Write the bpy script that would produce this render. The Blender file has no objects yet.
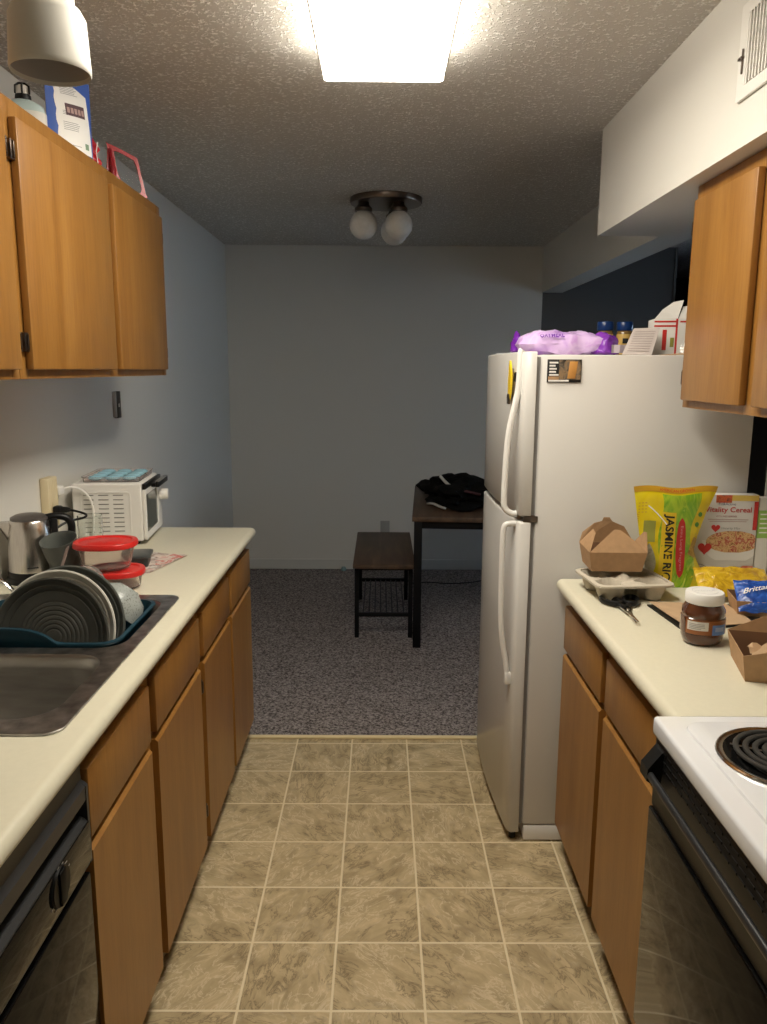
import bpy, bmesh, math, random
from mathutils import Vector, Matrix, noise
PI = math.pi
scene = bpy.context.scene
C = scene.collection
random.seed(4)

# ---------------------------------------------------------------- camera
F_PX, H = 775.15, 1.551
pitch, yaw, roll = 0.18196, 0.00402, 0.0055
cp, sp, cy, sy = math.cos(pitch), math.sin(pitch), math.cos(yaw), math.sin(yaw)
fwd = Vector((sy*cp, cy*cp, -sp)); right = Vector((cy, -sy, 0)); up = right.cross(fwd)
rr = right*math.cos(roll) + up*math.sin(roll); uu = -right*math.sin(roll) + up*math.cos(roll)
cam_d = bpy.data.cameras.new('camera'); cam = bpy.data.objects.new('camera', cam_d); C.objects.link(cam)
cam_d.sensor_fit = 'VERTICAL'; cam_d.sensor_height = 36.0; cam_d.lens = F_PX/1024*36.0; cam_d.clip_start = .02
M = Matrix((rr, uu, -fwd)).transposed().to_4x4(); M.translation = (0, 0, H)
cam.matrix_world = M
scene.camera = cam

# ---------------------------------------------------------------- world, lights, exposure
vs = scene.view_settings
vs.view_transform = 'Standard'; vs.look = 'None'; vs.gamma = 1.0; vs.use_curve_mapping = False
vs.exposure = 0.63
w = bpy.data.worlds.new('world'); scene.world = w; w.use_nodes = True
w.node_tree.nodes['Background'].inputs[0].default_value = (.45, .6, 1, 1)
w.node_tree.nodes['Background'].inputs[1].default_value = 0.3
LAMP_STRENGTH = 16.0          # fluorescent diffuser
DAY_POWER = 8.0              # overcast daylight at the side room's window
def area(name, loc, rot, sx, sy_, power, col, spread=PI):
    d = bpy.data.lights.new(name, 'AREA'); d.shape = 'RECTANGLE'; d.size = sx; d.size_y = sy_; d.energy = power; d.color = col; d.spread = spread
    o = bpy.data.objects.new(name, d); C.objects.link(o); o.location = loc; o.rotation_euler = rot
    return o
area('window_daylight', (3.50, 4.3, 1.5), (0, math.radians(90), 0), 1.0, 1.3, DAY_POWER, (.60, .78, 1.0), math.radians(120))

# ---------------------------------------------------------------- materials
MATS = {}
def nt(name):
    m = bpy.data.materials.new(name); m.use_nodes = True; MATS[name] = m
    return m, m.node_tree.nodes, m.node_tree.links, m.node_tree.nodes['Principled BSDF']
def mat(name, col, rough=.5, metal=0, spec=.5, bump=0, bscale=60, var=0, vscale=8, trans=0, ior=1.45, coat=0, alpha=1, emis=None, estr=0, stretch=None, bdist=.002):
    m, N, L, B = nt(name)
    B.inputs['Base Color'].default_value = (*col, 1)
    B.inputs['Roughness'].default_value = rough; B.inputs['Metallic'].default_value = metal
    B.inputs['Specular IOR Level'].default_value = spec; B.inputs['Transmission Weight'].default_value = trans
    B.inputs['IOR'].default_value = ior; B.inputs['Coat Weight'].default_value = coat; B.inputs['Alpha'].default_value = alpha
    if emis: B.inputs['Emission Color'].default_value = (*emis, 1); B.inputs['Emission Strength'].default_value = estr
    tc = N.new('ShaderNodeTexCoord'); src = tc.outputs['Object']
    if stretch:
        mp = N.new('ShaderNodeMapping'); mp.inputs['Scale'].default_value = stretch; L.new(src, mp.inputs[0]); src = mp.outputs[0]
    if var:
        n = N.new('ShaderNodeTexNoise'); n.inputs['Scale'].default_value = vscale; n.inputs['Detail'].default_value = 5
        r = N.new('ShaderNodeValToRGB'); r.color_ramp.elements[0].position = .3; r.color_ramp.elements[1].position = .7
        r.color_ramp.elements[0].color = (*[c*(1-var) for c in col], 1); r.color_ramp.elements[1].color = (*[min(1, c*(1+var)) for c in col], 1)
        L.new(src, n.inputs['Vector']); L.new(n.outputs['Fac'], r.inputs[0]); L.new(r.outputs[0], B.inputs['Base Color'])
    if bump:
        n = N.new('ShaderNodeTexNoise'); n.inputs['Scale'].default_value = bscale; n.inputs['Detail'].default_value = 3
        b = N.new('ShaderNodeBump'); b.inputs['Strength'].default_value = bump; b.inputs['Distance'].default_value = bdist
        L.new(src, n.inputs['Vector']); L.new(n.outputs['Fac'], b.inputs['Height']); L.new(b.outputs[0], B.inputs['Normal'])
    return m
def wood(name, c1, c2, c3, rough=.38, axis='Z', sc=1.0):
    m, N, L, B = nt(name)
    tc = N.new('ShaderNodeTexCoord'); mp = N.new('ShaderNodeMapping')
    s = {'Z': (16, 16, 1.3), 'Y': (16, 1.3, 16), 'X': (1.3, 16, 16)}[axis]
    mp.inputs['Scale'].default_value = [q*sc for q in s]; L.new(tc.outputs['Object'], mp.inputs[0])
    n1 = N.new('ShaderNodeTexNoise'); n1.inputs['Scale'].default_value = 1.1; n1.inputs['Detail'].default_value = 4; n1.inputs['Distortion'].default_value = .6
    L.new(mp.outputs[0], n1.inputs['Vector'])
    n2 = N.new('ShaderNodeTexNoise'); n2.inputs['Scale'].default_value = 9; n2.inputs['Detail'].default_value = 3; L.new(mp.outputs[0], n2.inputs['Vector'])
    r = N.new('ShaderNodeValToRGB'); e = r.color_ramp.elements; e[0].position = .25; e[1].position = .75; e[0].color = (*c1, 1); e[1].color = (*c3, 1)
    x = e.new(.5); x.color = (*c2, 1)
    L.new(n1.outputs['Fac'], r.inputs[0])
    r2 = N.new('ShaderNodeValToRGB'); r2.color_ramp.elements[0].position = .34; r2.color_ramp.elements[0].color = (.74, .70, .66, 1); r2.color_ramp.elements[1].position = .55; r2.color_ramp.elements[1].color = (1, 1, 1, 1)
    L.new(n2.outputs['Fac'], r2.inputs[0])
    mx = N.new('ShaderNodeMix'); mx.data_type = 'RGBA'; mx.blend_type = 'MULTIPLY'; mx.inputs[0].default_value = .45
    L.new(r.outputs[0], mx.inputs[6]); L.new(r2.outputs[0], mx.inputs[7]); L.new(mx.outputs[2], B.inputs['Base Color'])
    B.inputs['Roughness'].default_value = rough
    b = N.new('ShaderNodeBump'); b.inputs['Strength'].default_value = .12; b.inputs['Distance'].default_value = .001
    L.new(n2.outputs['Fac'], b.inputs['Height']); L.new(b.outputs[0], B.inputs['Normal'])
    return m
wall = mat('wall_paint', (.66, .64, .59), .62, bump=.25, bscale=90, bdist=.0015)
side_wall_dim = mat('side_room_dim_wall', (.12, .115, .11), .75, bump=.2, bscale=90)  # wall colour darkened so the side room reads as dimly lit
dark_void = mat('unlit_room_black', (.012, .011, .012), .9)  # near-black colour stands in for the darkness of the unlit space beyond
trimm = mat('trim_paint', (.62, .61, .57), .45)
# popcorn ceiling
ceil, N, L, B = nt('textured_ceiling')
B.inputs['Roughness'].default_value = .85
tc = N.new('ShaderNodeTexCoord')
n = N.new('ShaderNodeTexNoise'); n.inputs['Scale'].default_value = 90; n.inputs['Detail'].default_value = 2; n.inputs['Roughness'].default_value = .55
r = N.new('ShaderNodeValToRGB'); r.color_ramp.elements[0].position = .53; r.color_ramp.elements[1].position = .68
L.new(tc.outputs['Object'], n.inputs['Vector']); L.new(n.outputs['Fac'], r.inputs[0])
b = N.new('ShaderNodeBump'); b.inputs['Strength'].default_value = .7; b.inputs['Distance'].default_value = .007
L.new(r.outputs[0], b.inputs['Height']); L.new(b.outputs[0], B.inputs['Normal'])
cr = N.new('ShaderNodeValToRGB'); cr.color_ramp.elements[0].color = (.56, .53, .485, 1); cr.color_ramp.elements[1].color = (.95, .93, .89, 1)
L.new(r.outputs[0], cr.inputs[0]); L.new(cr.outputs[0], B.inputs['Base Color'])
# vinyl tile floor
TS, TX, TY = .2310, -.1153, 1.6513
vinyl, N, L, B = nt('slate_pattern_vinyl')
tc = N.new('ShaderNodeTexCoord')
def mathn(op, a, bb=None, N=None, L=None):
    x = N.new('ShaderNodeMath'); x.operation = op
    for i, q in enumerate((a, bb)):
        if q is None: continue
        if isinstance(q, (int, float)): x.inputs[i].default_value = q
        else: L.new(q, x.inputs[i])
    return x.outputs[0]
sx = N.new('ShaderNodeSeparateXYZ'); L.new(tc.outputs['Object'], sx.inputs[0])
mm = lambda op, a, bb=None: mathn(op, a, bb, N, L)
u = mm('DIVIDE', mm('SUBTRACT', sx.outputs[0], TX), TS); v = mm('DIVIDE', mm('SUBTRACT', sx.outputs[1], TY), TS)
fu, fv = mm('FLOOR', u), mm('FLOOR', v)
du = mm('ABSOLUTE', mm('SUBTRACT', mm('SUBTRACT', u, fu), .5)); dv = mm('ABSOLUTE', mm('SUBTRACT', mm('SUBTRACT', v, fv), .5))
edge = mm('MAXIMUM', du, dv)
gr = N.new('ShaderNodeMapRange'); gr.inputs[1].default_value = .483; gr.inputs[2].default_value = .489; L.new(edge, gr.inputs[0])
cell = N.new('ShaderNodeCombineXYZ'); L.new(fu, cell.inputs[0]); L.new(fv, cell.inputs[1])
wn = N.new('ShaderNodeTexWhiteNoise'); L.new(cell.outputs[0], wn.inputs['Vector'])
rot = N.new('ShaderNodeVectorRotate'); rot.rotation_type = 'Z_AXIS'; L.new(tc.outputs['Object'], rot.inputs['Vector']); L.new(mm('MULTIPLY', wn.outputs['Value'], 6.28), rot.inputs['Angle'])
off = N.new('ShaderNodeVectorMath'); off.operation = 'ADD'; L.new(rot.outputs[0], off.inputs[0]); L.new(wn.outputs['Color'], off.inputs[1])
mp = N.new('ShaderNodeMapping'); mp.inputs['Scale'].default_value = (1, 2.1, 1); L.new(off.outputs[0], mp.inputs[0])
n1 = N.new('ShaderNodeTexNoise'); n1.inputs['Scale'].default_value = 9; n1.inputs['Detail'].default_value = 8; n1.inputs['Roughness'].default_value = .66; n1.inputs['Distortion'].default_value = .7; L.new(mp.outputs[0], n1.inputs['Vector'])
n2 = N.new('ShaderNodeTexNoise'); n2.inputs['Scale'].default_value = 13; n2.inputs['Detail'].default_value = 9; n2.inputs['Roughness'].default_value = .62; n2.inputs['Distortion'].default_value = 1.0; L.new(mp.outputs[0], n2.inputs['Vector'])
r = N.new('ShaderNodeValToRGB'); e = r.color_ramp.elements
e[0].position = .3; e[0].color = (.31, .235, .128, 1); e[1].position = .72; e[1].color = (.63, .50, .30, 1)
x = e.new(.5); x.color = (.46, .36, .205, 1)
L.new(n1.outputs['Fac'], r.inputs[0])
r2 = N.new('ShaderNodeValToRGB'); e = r2.color_ramp.elements   # thin pale and dark veins
e[0].position = .465; e[0].color = (0, 0, 0, 1); e[1].position = .535; e[1].color = (0, 0, 0, 1)
x = e.new(.5); x.color = (1, 1, 1, 1)
L.new(n2.outputs['Fac'], r2.inputs[0])
mx = N.new('ShaderNodeMix'); mx.data_type = 'RGBA'; L.new(mm('MULTIPLY', r2.outputs[0], .75), mx.inputs[0]); L.new(r.outputs[0], mx.inputs[6])
sel = N.new('ShaderNodeMix'); sel.data_type = 'RGBA'; sel.inputs[6].default_value = (.15, .105, .055, 1); sel.inputs[7].default_value = (.70, .58, .39, 1)
n3 = N.new('ShaderNodeTexNoise'); n3.inputs['Scale'].default_value = 7; L.new(off.outputs[0], n3.inputs['Vector'])
rs = N.new('ShaderNodeMapRange'); rs.inputs[1].default_value = .46; rs.inputs[2].default_value = .54; L.new(n3.outputs['Fac'], rs.inputs[0]); L.new(rs.outputs[0], sel.inputs[0])
L.new(sel.outputs[2], mx.inputs[7])
mg = N.new('ShaderNodeMix'); mg.data_type = 'RGBA'; L.new(gr.outputs[0], mg.inputs[0]); L.new(mx.outputs[2], mg.inputs[6]); mg.inputs[7].default_value = (.74, .63, .42, 1)
L.new(mg.outputs[2], B.inputs['Base Color']); B.inputs['Roughness'].default_value = .42
b = N.new('ShaderNodeBump'); b.inputs['Strength'].default_value = .45; b.inputs['Distance'].default_value = .003
L.new(mm('SUBTRACT', n1.outputs['Fac'], mm('MULTIPLY', gr.outputs[0], .5)), b.inputs['Height']); L.new(b.outputs[0], B.inputs['Normal'])
# carpet
carpet, N, L, B = nt('carpet_pile')
tc = N.new('ShaderNodeTexCoord'); n = N.new('ShaderNodeTexNoise'); n.inputs['Scale'].default_value = 95; n.inputs['Detail'].default_value = 5; n.inputs['Roughness'].default_value = .75
L.new(tc.outputs['Object'], n.inputs['Vector'])
r = N.new('ShaderNodeValToRGB'); e = r.color_ramp.elements; e[0].position = .40; e[0].color = (.045, .036, .034, 1); e[1].position = .60; e[1].color = (.40, .35, .33, 1)
L.new(n.outputs['Fac'], r.inputs[0]); L.new(r.outputs[0], B.inputs['Base Color']); B.inputs['Roughness'].default_value = 1; B.inputs['Specular IOR Level'].default_value = .1
b = N.new('ShaderNodeBump'); b.inputs['Strength'].default_value = .7; b.inputs['Distance'].default_value = .006; L.new(n.outputs['Fac'], b.inputs['Height']); L.new(b.outputs[0], B.inputs['Normal'])

oak = wood('honey_oak', (.25, .108, .020), (.30, .138, .029), (.35, .172, .041))
oak_h = wood('honey_oak_across', (.25, .108, .020), (.30, .138, .029), (.35, .172, .041), axis='Z')
oak_in = mat('dark_recess_wood', (.10, .05, .018), .7)
walnut = wood('rustic_brown_board', (.045, .026, .016), (.085, .05, .03), (.15, .092, .056), .5, 'Y')
toe = mat('toe_kick_black', (.012, .010, .009), .7)
cream = mat('cream_laminate', (.64, .605, .475), .33, var=.02, vscale=90)
steel = mat('stainless_deck', (.42, .41, .40), .30, metal=1, var=.45, vscale=30, bump=.35, bscale=70)
steel_b = mat('stainless_basin', (.36, .345, .32), .34, metal=1, var=.15, vscale=9, stretch=(1, 1, 6))
brushed = mat('brushed_steel', (.62, .58, .54), .24, metal=1, var=.08, vscale=40, stretch=(6, 6, .3))
chrome = mat('chrome', (.75, .73, .70), .12, metal=1)
pewter = mat('dark_pewter', (.16, .13, .11), .30, metal=1)
black_gloss = mat('black_gloss', (.006, .006, .006), .06, spec=.30)
black_gloss.node_tree.nodes['Principled BSDF'].inputs['IOR'].default_value = 1.28
black_plastic = mat('black_plastic', (.008, .008, .008), .38, spec=.3)
black_soft = mat('black_satin', (.022, .023, .025), .33)
fridge_m = mat('white_fridge_enamel', (.64, .625, .595), .32, bump=.22, bscale=260, bdist=.0008)
fridge_door = mat('white_fridge_door', (.60, .585, .555), .26, bump=.18, bscale=260, bdist=.0008)
fridge_h = mat('white_handle_plastic', (.78, .77, .74), .3)
gasket = mat('grey_gasket', (.28, .27, .26), .6)
enamel = mat('white_stove_enamel', (.74, .75, .78), .16, coat=.4)
white_pl = mat('white_plastic', (.74, .72, .68), .35)
white_mat = mat('white_matte_shade', (.70, .68, .62), .5)
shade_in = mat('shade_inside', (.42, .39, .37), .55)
beige_pl = mat('beige_plastic', (.66, .56, .36), .45)
ridge = mat('vent_slot_dark', (.12, .115, .11), .6)
teal = mat('teal_plastic', (.007, .036, .055), .3)
stone_d = mat('charcoal_stoneware', (.062, .061, .052), .42, var=.12, vscale=20)
stone_g = mat('grey_green_stoneware', (.10, .108, .098), .38)
stone_w = mat('white_stoneware', (.66, .64, .57), .3)
speck, N, L, B = nt('speckled_grey_stoneware')
tc = N.new('ShaderNodeTexCoord'); n = N.new('ShaderNodeTexNoise'); n.inputs['Scale'].default_value = 230; n.inputs['Detail'].default_value = 2; L.new(tc.outputs['Object'], n.inputs['Vector'])
r = N.new('ShaderNodeValToRGB'); r.color_ramp.elements[0].position = .34; r.color_ramp.elements[0].color = (.14, .14, .135, 1); r.color_ramp.elements[1].position = .42; r.color_ramp.elements[1].color = (.30, .325, .31, 1)
L.new(n.outputs['Fac'], r.inputs[0]); L.new(r.outputs[0], B.inputs['Base Color']); B.inputs['Roughness'].default_value = .25
red_lid = mat('red_lid_plastic', (.56, .022, .018), .3, trans=0)
clear_pl = mat('clear_plastic', (.96, .89, .86), .12, trans=.92, ior=1.12, spec=.5)
glass = mat('clear_glass', (.96, .98, .97), .02, trans=1, ior=1.25)
oven_glass = mat('dark_oven_glass', (.05, .06, .05), .06, spec=.7)
blue_cup = mat('pale_blue_cup', (.34, .62, .74), .25, trans=.15)
kraft = mat('kraft_board', (.42, .255, .13), .75, var=.08, vscale=60)
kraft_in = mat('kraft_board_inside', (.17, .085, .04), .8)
kraft_p = mat('kraft_paper', (.47, .32, .19), .85, var=.07, vscale=30, bump=.3, bscale=25, bdist=.004)
pulp = mat('moulded_pulp', (.52, .47, .38), .95, bump=.5, bscale=180, var=.06, vscale=60)
lid_w = mat('white_jar_lid', (.80, .79, .76), .35)
jarg = mat('jar_brown_spread', (.085, .026, .010), .10, coat=.8)
jar_lab = mat('jar_label_brown', (.28, .10, .03), .3)
off_w = mat('off_white_paper', (.66, .64, .60), .7)
red_p = mat('red_print', (.50, .03, .025), .45)
blue_p = mat('blue_print', (.045, .11, .42), .4)
lblue_p = mat('pale_blue_print', (.12, .22, .50), .4)
black_p = mat('black_print', (.012, .012, .012), .5)
green_p = mat('green_print', (.10, .30, .03), .4)
yellow_p = mat('yellow_print', (.72, .50, .02), .35)
dyel_p = mat('amber_print', (.50, .28, .02), .35)
grey_p = mat('grey_print', (.25, .25, .25), .6)
white_p = mat('white_print', (.80, .79, .77), .5)
purple_p = mat('purple_print', (.13, .02, .30), .35)
def blotch(name, cols, scale, rough=.4, dist=1.0, bump=0, stretch=None):
    m, N, L, B = nt(name); tc = N.new('ShaderNodeTexCoord'); n = N.new('ShaderNodeTexNoise')
    src = tc.outputs['Object']
    if stretch:
        mp = N.new('ShaderNodeMapping'); mp.inputs['Scale'].default_value = stretch; L.new(src, mp.inputs[0]); src = mp.outputs[0]
    n.inputs['Scale'].default_value = scale; n.inputs['Detail'].default_value = 3; n.inputs['Distortion'].default_value = dist; L.new(src, n.inputs['Vector'])
    r = N.new('ShaderNodeValToRGB'); e = r.color_ramp.elements; k = len(cols)
    e[0].position = .3; e[0].color = (*cols[0], 1); e[1].position = .7; e[1].color = (*cols[-1], 1)
    for i in range(1, k-1): q = e.new(.3+.4*i/(k-1)); q.color = (*cols[i], 1)
    L.new(n.outputs['Fac'], r.inputs[0]); L.new(r.outputs[0], B.inputs['Base Color']); B.inputs['Roughness'].default_value = rough
    if bump:
        b = N.new('ShaderNodeBump'); b.inputs['Strength'].default_value = bump; b.inputs['Distance'].default_value = .01
        L.new(n.outputs['Fac'], b.inputs['Height']); L.new(b.outputs[0], B.inputs['Normal'])
    return m
rice_m = blotch('rice_bag_film', [(.55, .50, .01), (.75, .62, .02), (.72, .56, .01), (.78, .62, .03)], 9, .22, .5, .25)
rice_g = blotch('rice_bag_green', [(.12, .32, .02), (.35, .50, .03), (.16, .38, .02), (.66, .68, .10)], 26, .25, 1.5, .2, (1, 1, .4))
rice_lav = blotch('cereal_flakes', [(.10, .02, .01), (.42, .22, .08), (.62, .42, .20), (.35, .03, .02), (.60, .45, .28)], 60, .6, 1.0)
oat_m = blotch('oat_bag_lilac', [(.42, .22, .62), (.62, .42, .78), (.68, .50, .80), (.55, .30, .70)], 14, .25, .8, .5)
yel_bag = blotch('yellow_bag_film', [(.40, .22, .01), (.62, .40, .02), (.70, .48, .04)], 22, .22, 1.5, .8)
blue_bag = blotch('blue_bag_film', [(.01, .04, .22), (.02, .09, .42), (.05, .16, .58)], 22, .2, 1.5, .8)
foil_m = mat('crumpled_clear_wrap', (.72, .72, .70), .2, metal=.3, bump=1, bscale=45, bdist=.02)
flyer_m = blotch('flyer_print', [(.70, .66, .62), (.50, .08, .06), (.70, .62, .55), (.22, .13, .10), (.72, .70, .66), (.62, .30, .16)], 16, .5, 1.2)
photo_m = blotch('portrait_print', [(.015, .013, .010), (.16, .13, .10), (.30, .20, .11), (.10, .08, .06)], 45, .3, .8)
fabric_b = mat('black_bag_fabric', (.004, .004, .004), .8, spec=.12, bump=.8, bscale=60, bdist=.006)
fabric_m = mat('maroon_fabric', (.05, .012, .016), .7)
foot_cloth = mat('taupe_silicone', (.22, .17, .15), .5)
globe_m = mat('frosted_glass_globe', (.74, .72, .68), .3, var=.06, vscale=40)
metal_blk = mat('black_powder_coat', (.006, .006, .007), .5, spec=.2)
lens = mat('lit_diffuser', (.8, .8, .8), .5, emis=(1.0, .93, .80), estr=LAMP_STRENGTH)
lens_side = mat('lit_diffuser_side', (.8, .8, .8), .5, emis=(1.0, .93, .80), estr=LAMP_STRENGTH*.55)
def setk(m, k): m['k'] = k
coil_m = mat('burner_coil', (.05, .048, .045), .45, metal=.4)

# ---------------------------------------------------------------- mesh helpers
def bm_new(): return bmesh.new()
def join(dst, src, mtx=None):
    if mtx is not None: bmesh.ops.transform(src, matrix=mtx, verts=src.verts)
    me = bpy.data.meshes.new('tmp'); src.to_mesh(me); src.free(); dst.from_mesh(me); bpy.data.meshes.remove(me)
    return dst
def box(bm, x0, x1, y0, y1, z0, z1, bev=0, seg=2, mtx=None):
    t = bmesh.new(); bmesh.ops.create_cube(t, size=1)
    bmesh.ops.transform(t, matrix=Matrix.Translation(((x0+x1)/2, (y0+y1)/2, (z0+z1)/2)) @ Matrix.Diagonal((abs(x1-x0), abs(y1-y0), abs(z1-z0), 1)), verts=t.verts)
    if bev: bmesh.ops.bevel(t, geom=t.edges[:], offset=min(bev, .49*min(abs(x1-x0), abs(y1-y0), abs(z1-z0))), segments=seg, affect='EDGES', profile=.5)
    return join(bm, t, mtx)
def loft(bm, loops, cap0=True, cap1=True, mtx=None, closed=True):
    t = bmesh.new(); rows = [[t.verts.new(p) for p in lp] for lp in loops]; n = len(rows[0])
    for a, b_ in zip(rows, rows[1:]):
        for i in range(n if closed else n-1):
            j = (i+1) % n
            try: t.faces.new((a[i], a[j], b_[j], b_[i]))
            except ValueError: pass
    if cap0: t.faces.new(list(reversed(rows[0])))
    if cap1: t.faces.new(rows[-1])
    bmesh.ops.remove_doubles(t, verts=t.verts, dist=1e-6)
    bmesh.ops.recalc_face_normals(t, faces=t.faces)
    return join(bm, t, mtx)
def lathe(bm, prof, seg=32, mtx=None, cap0=True, cap1=True):
    loops = [[(r_*math.cos(2*PI*i/seg), r_*math.sin(2*PI*i/seg), z) for i in range(seg)] for r_, z in [(max(a, 1e-5), b) for a, b in prof]]
    return loft(bm, loops, cap0, cap1, mtx)
def tube(bm, pts, r, seg=10, closed=False, flat=None):
    pts = [Vector(p) for p in pts]; n = len(pts); loops = []; prev = None
    for i, p in enumerate(pts):
        if closed: d = pts[(i+1) % n]-pts[i-1]
        else: d = pts[min(i+1, n-1)]-pts[max(i-1, 0)]
        d.normalize()
        if prev is None:
            a = Vector((0, 0, 1)) if abs(d.z) < .9 else Vector((1, 0, 0)); s = d.cross(a).normalized()
        else:
            s = (prev-d*prev.dot(d)).normalized()
        prev = s; t2 = d.cross(s); rad = r[i] if isinstance(r, (list, tuple)) else r
        ra, rb = (rad, rad) if flat is None else (rad*flat[0], rad*flat[1])
        loops.append([p+s*math.cos(2*PI*k/seg)*ra+t2*math.sin(2*PI*k/seg)*rb for k in range(seg)])
    if closed:
        loops.append(loops[0]); return loft(bm, loops, False, False)
    return loft(bm, loops)
def smooth_path(pts, n=8, closed=False):
    P = [Vector(p) for p in pts]; out = []; m = len(P)
    rng = range(m if closed else m-1)
    for i in rng:
        if closed: a, b_, c, d = P[i-1], P[i], P[(i+1) % m], P[(i+2) % m]
        else: a, b_, c, d = P[max(i-1, 0)], P[i], P[i+1], P[min(i+2, m-1)]
        for k in range(n):
            t = k/n
            out.append(.5*((2*b_)+(c-a)*t+(2*a-5*b_+4*c-d)*t*t+(3*b_-a-3*c+d)*t**3))
    if not closed: out.append(P[-1])
    return out
def rrect(x0, x1, y0, y1, r, z=0, seg=6):
    out = []
    for cx, cy_, a0 in ((x1-r, y1-r, 0), (x0+r, y1-r, 90), (x0+r, y0+r, 180), (x1-r, y0+r, 270)):
        for k in range(seg+1):
            a = math.radians(a0+90*k/seg); out.append((cx+r*math.cos(a), cy_+r*math.sin(a), z))
    return out
def plate2d(loops, th, bevel=0):
    """filled 2D outline with holes, thickness th centred on z=0"""
    cu = bpy.data.curves.new('c', 'CURVE'); cu.dimensions = '2D'; cu.fill_mode = 'BOTH'; cu.extrude = max(th/2-bevel, 0); cu.bevel_depth = bevel; cu.offset = -bevel
    for lp in loops:
        s = cu.splines.new('POLY'); s.points.add(len(lp)-1)
        for q, p in zip(s.points, lp): q.co = (p[0], p[1], 0, 1)
        s.use_cyclic_u = True
    o = bpy.data.objects.new('c', cu); C.objects.link(o)
    me = bpy.data.meshes.new_from_object(o.evaluated_get(bpy.context.evaluated_depsgraph_get())); bm = bmesh.new(); bm.from_mesh(me)
    bpy.data.objects.remove(o); bpy.data.curves.remove(cu); bpy.data.meshes.remove(me)
    return bm
def text_bm(s, th=0.0004, space=1.0, bold=0):
    """text normalised to width 1 and height 1 box in xy"""
    cu = bpy.data.curves.new('t', 'FONT'); cu.body = s; cu.extrude = 0; cu.space_character = space; cu.offset = bold; cu.resolution_u = 3
    o = bpy.data.objects.new('t', cu); C.objects.link(o)
    me = bpy.data.meshes.new_from_object(o.evaluated_get(bpy.context.evaluated_depsgraph_get())); bm = bmesh.new(); bm.from_mesh(me)
    bpy.data.objects.remove(o); bpy.data.curves.remove(cu); bpy.data.meshes.remove(me)
    xs = [v.co.x for v in bm.verts]; ys = [v.co.y for v in bm.verts]
    x0, x1, y0, y1 = min(xs), max(xs), min(ys), max(ys)
    for v in bm.verts: v.co.x = (v.co.x-x0)/(x1-x0); v.co.y = (v.co.y-y0)/(y1-y0)
    return bm
WORLD = {}
def mesh_ob(name, bm, m, smooth=True, ang=40):
    bmesh.ops.recalc_face_normals(bm, faces=bm.faces) if False else None
    me = bpy.data.meshes.new(name); bm.to_mesh(me); bm.free()
    me.materials.append(m)
    if smooth:
        me.polygons.foreach_set('use_smooth', [True]*len(me.polygons))
        me.set_sharp_from_angle(angle=math.radians(ang))
    o = bpy.data.objects.new(name, me); C.objects.link(o)
    return o
def thing(name, label, cat, loc=(0, 0, 0), rotz=0, group=None, local=False):
    o = bpy.data.objects.new(name, None); C.objects.link(o); o.empty_display_size = .05
    o.location = loc; o.rotation_euler = (0, 0, rotz); o['label'] = label; o['category'] = cat
    if group: o['group'] = group
    WORLD[o.name] = None if local else Vector(loc)
    return o
def part(name, bm, m, parent, label=None, ang=40, kind=None):
    off_ = WORLD.get(parent.name)
    if off_ is not None: bmesh.ops.translate(bm, verts=bm.verts, vec=-off_)
    o = mesh_ob(name, bm, m, ang=ang); o.parent = parent; WORLD[o.name] = off_
    if label: o['label'] = label
    if kind: o['kind'] = kind
    return o
def solo(name, bm, m, label, cat, group=None, ang=40):
    xs = [v.co for v in bm.verts]
    c = Vector(((min(v.x for v in xs)+max(v.x for v in xs))/2, (min(v.y for v in xs)+max(v.y for v in xs))/2, min(v.z for v in xs)))
    bmesh.ops.translate(bm, verts=bm.verts, vec=-c)
    o = mesh_ob(name, bm, m, ang=ang); o.location = c; o['label'] = label; o['category'] = cat
    if group: o['group'] = group
    return o
def struct(name, bm, m, parent=None, smooth=False):
    o = mesh_ob(name, bm, m, smooth=smooth)
    if parent: o.parent = parent
    else: o['kind'] = 'structure'
    return o
def copy_tree(o, parent=None):
    c = o.copy(); C.objects.link(c)
    if parent is not None: c.parent = parent
    for ch in [q for q in bpy.data.objects if q.parent == o]: copy_tree(ch, c)
    return c
def rot(ax, deg): return Matrix.Rotation(math.radians(deg), 4, ax)
def tr(x, y, z): return Matrix.Translation((x, y, z))
def map_bm(bm, f):
    for v in bm.verts: v.co = Vector(f(v.co.x, v.co.y, v.co.z))
    return bm
def grid_sheet(nu, nv, f, th=0):
    bm = bmesh.new(); V = [[bm.verts.new(f(i/nu, j/nv)) for i in range(nu+1)] for j in range(nv+1)]
    for j in range(nv):
        for i in range(nu): bm.faces.new((V[j][i], V[j][i+1], V[j+1][i+1], V[j+1][i]))
    if th:
        bmesh.ops.recalc_face_normals(bm, faces=bm.faces)
        bmesh.ops.solidify(bm, geom=bm.faces[:], thickness=th)
    return bm

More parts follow.
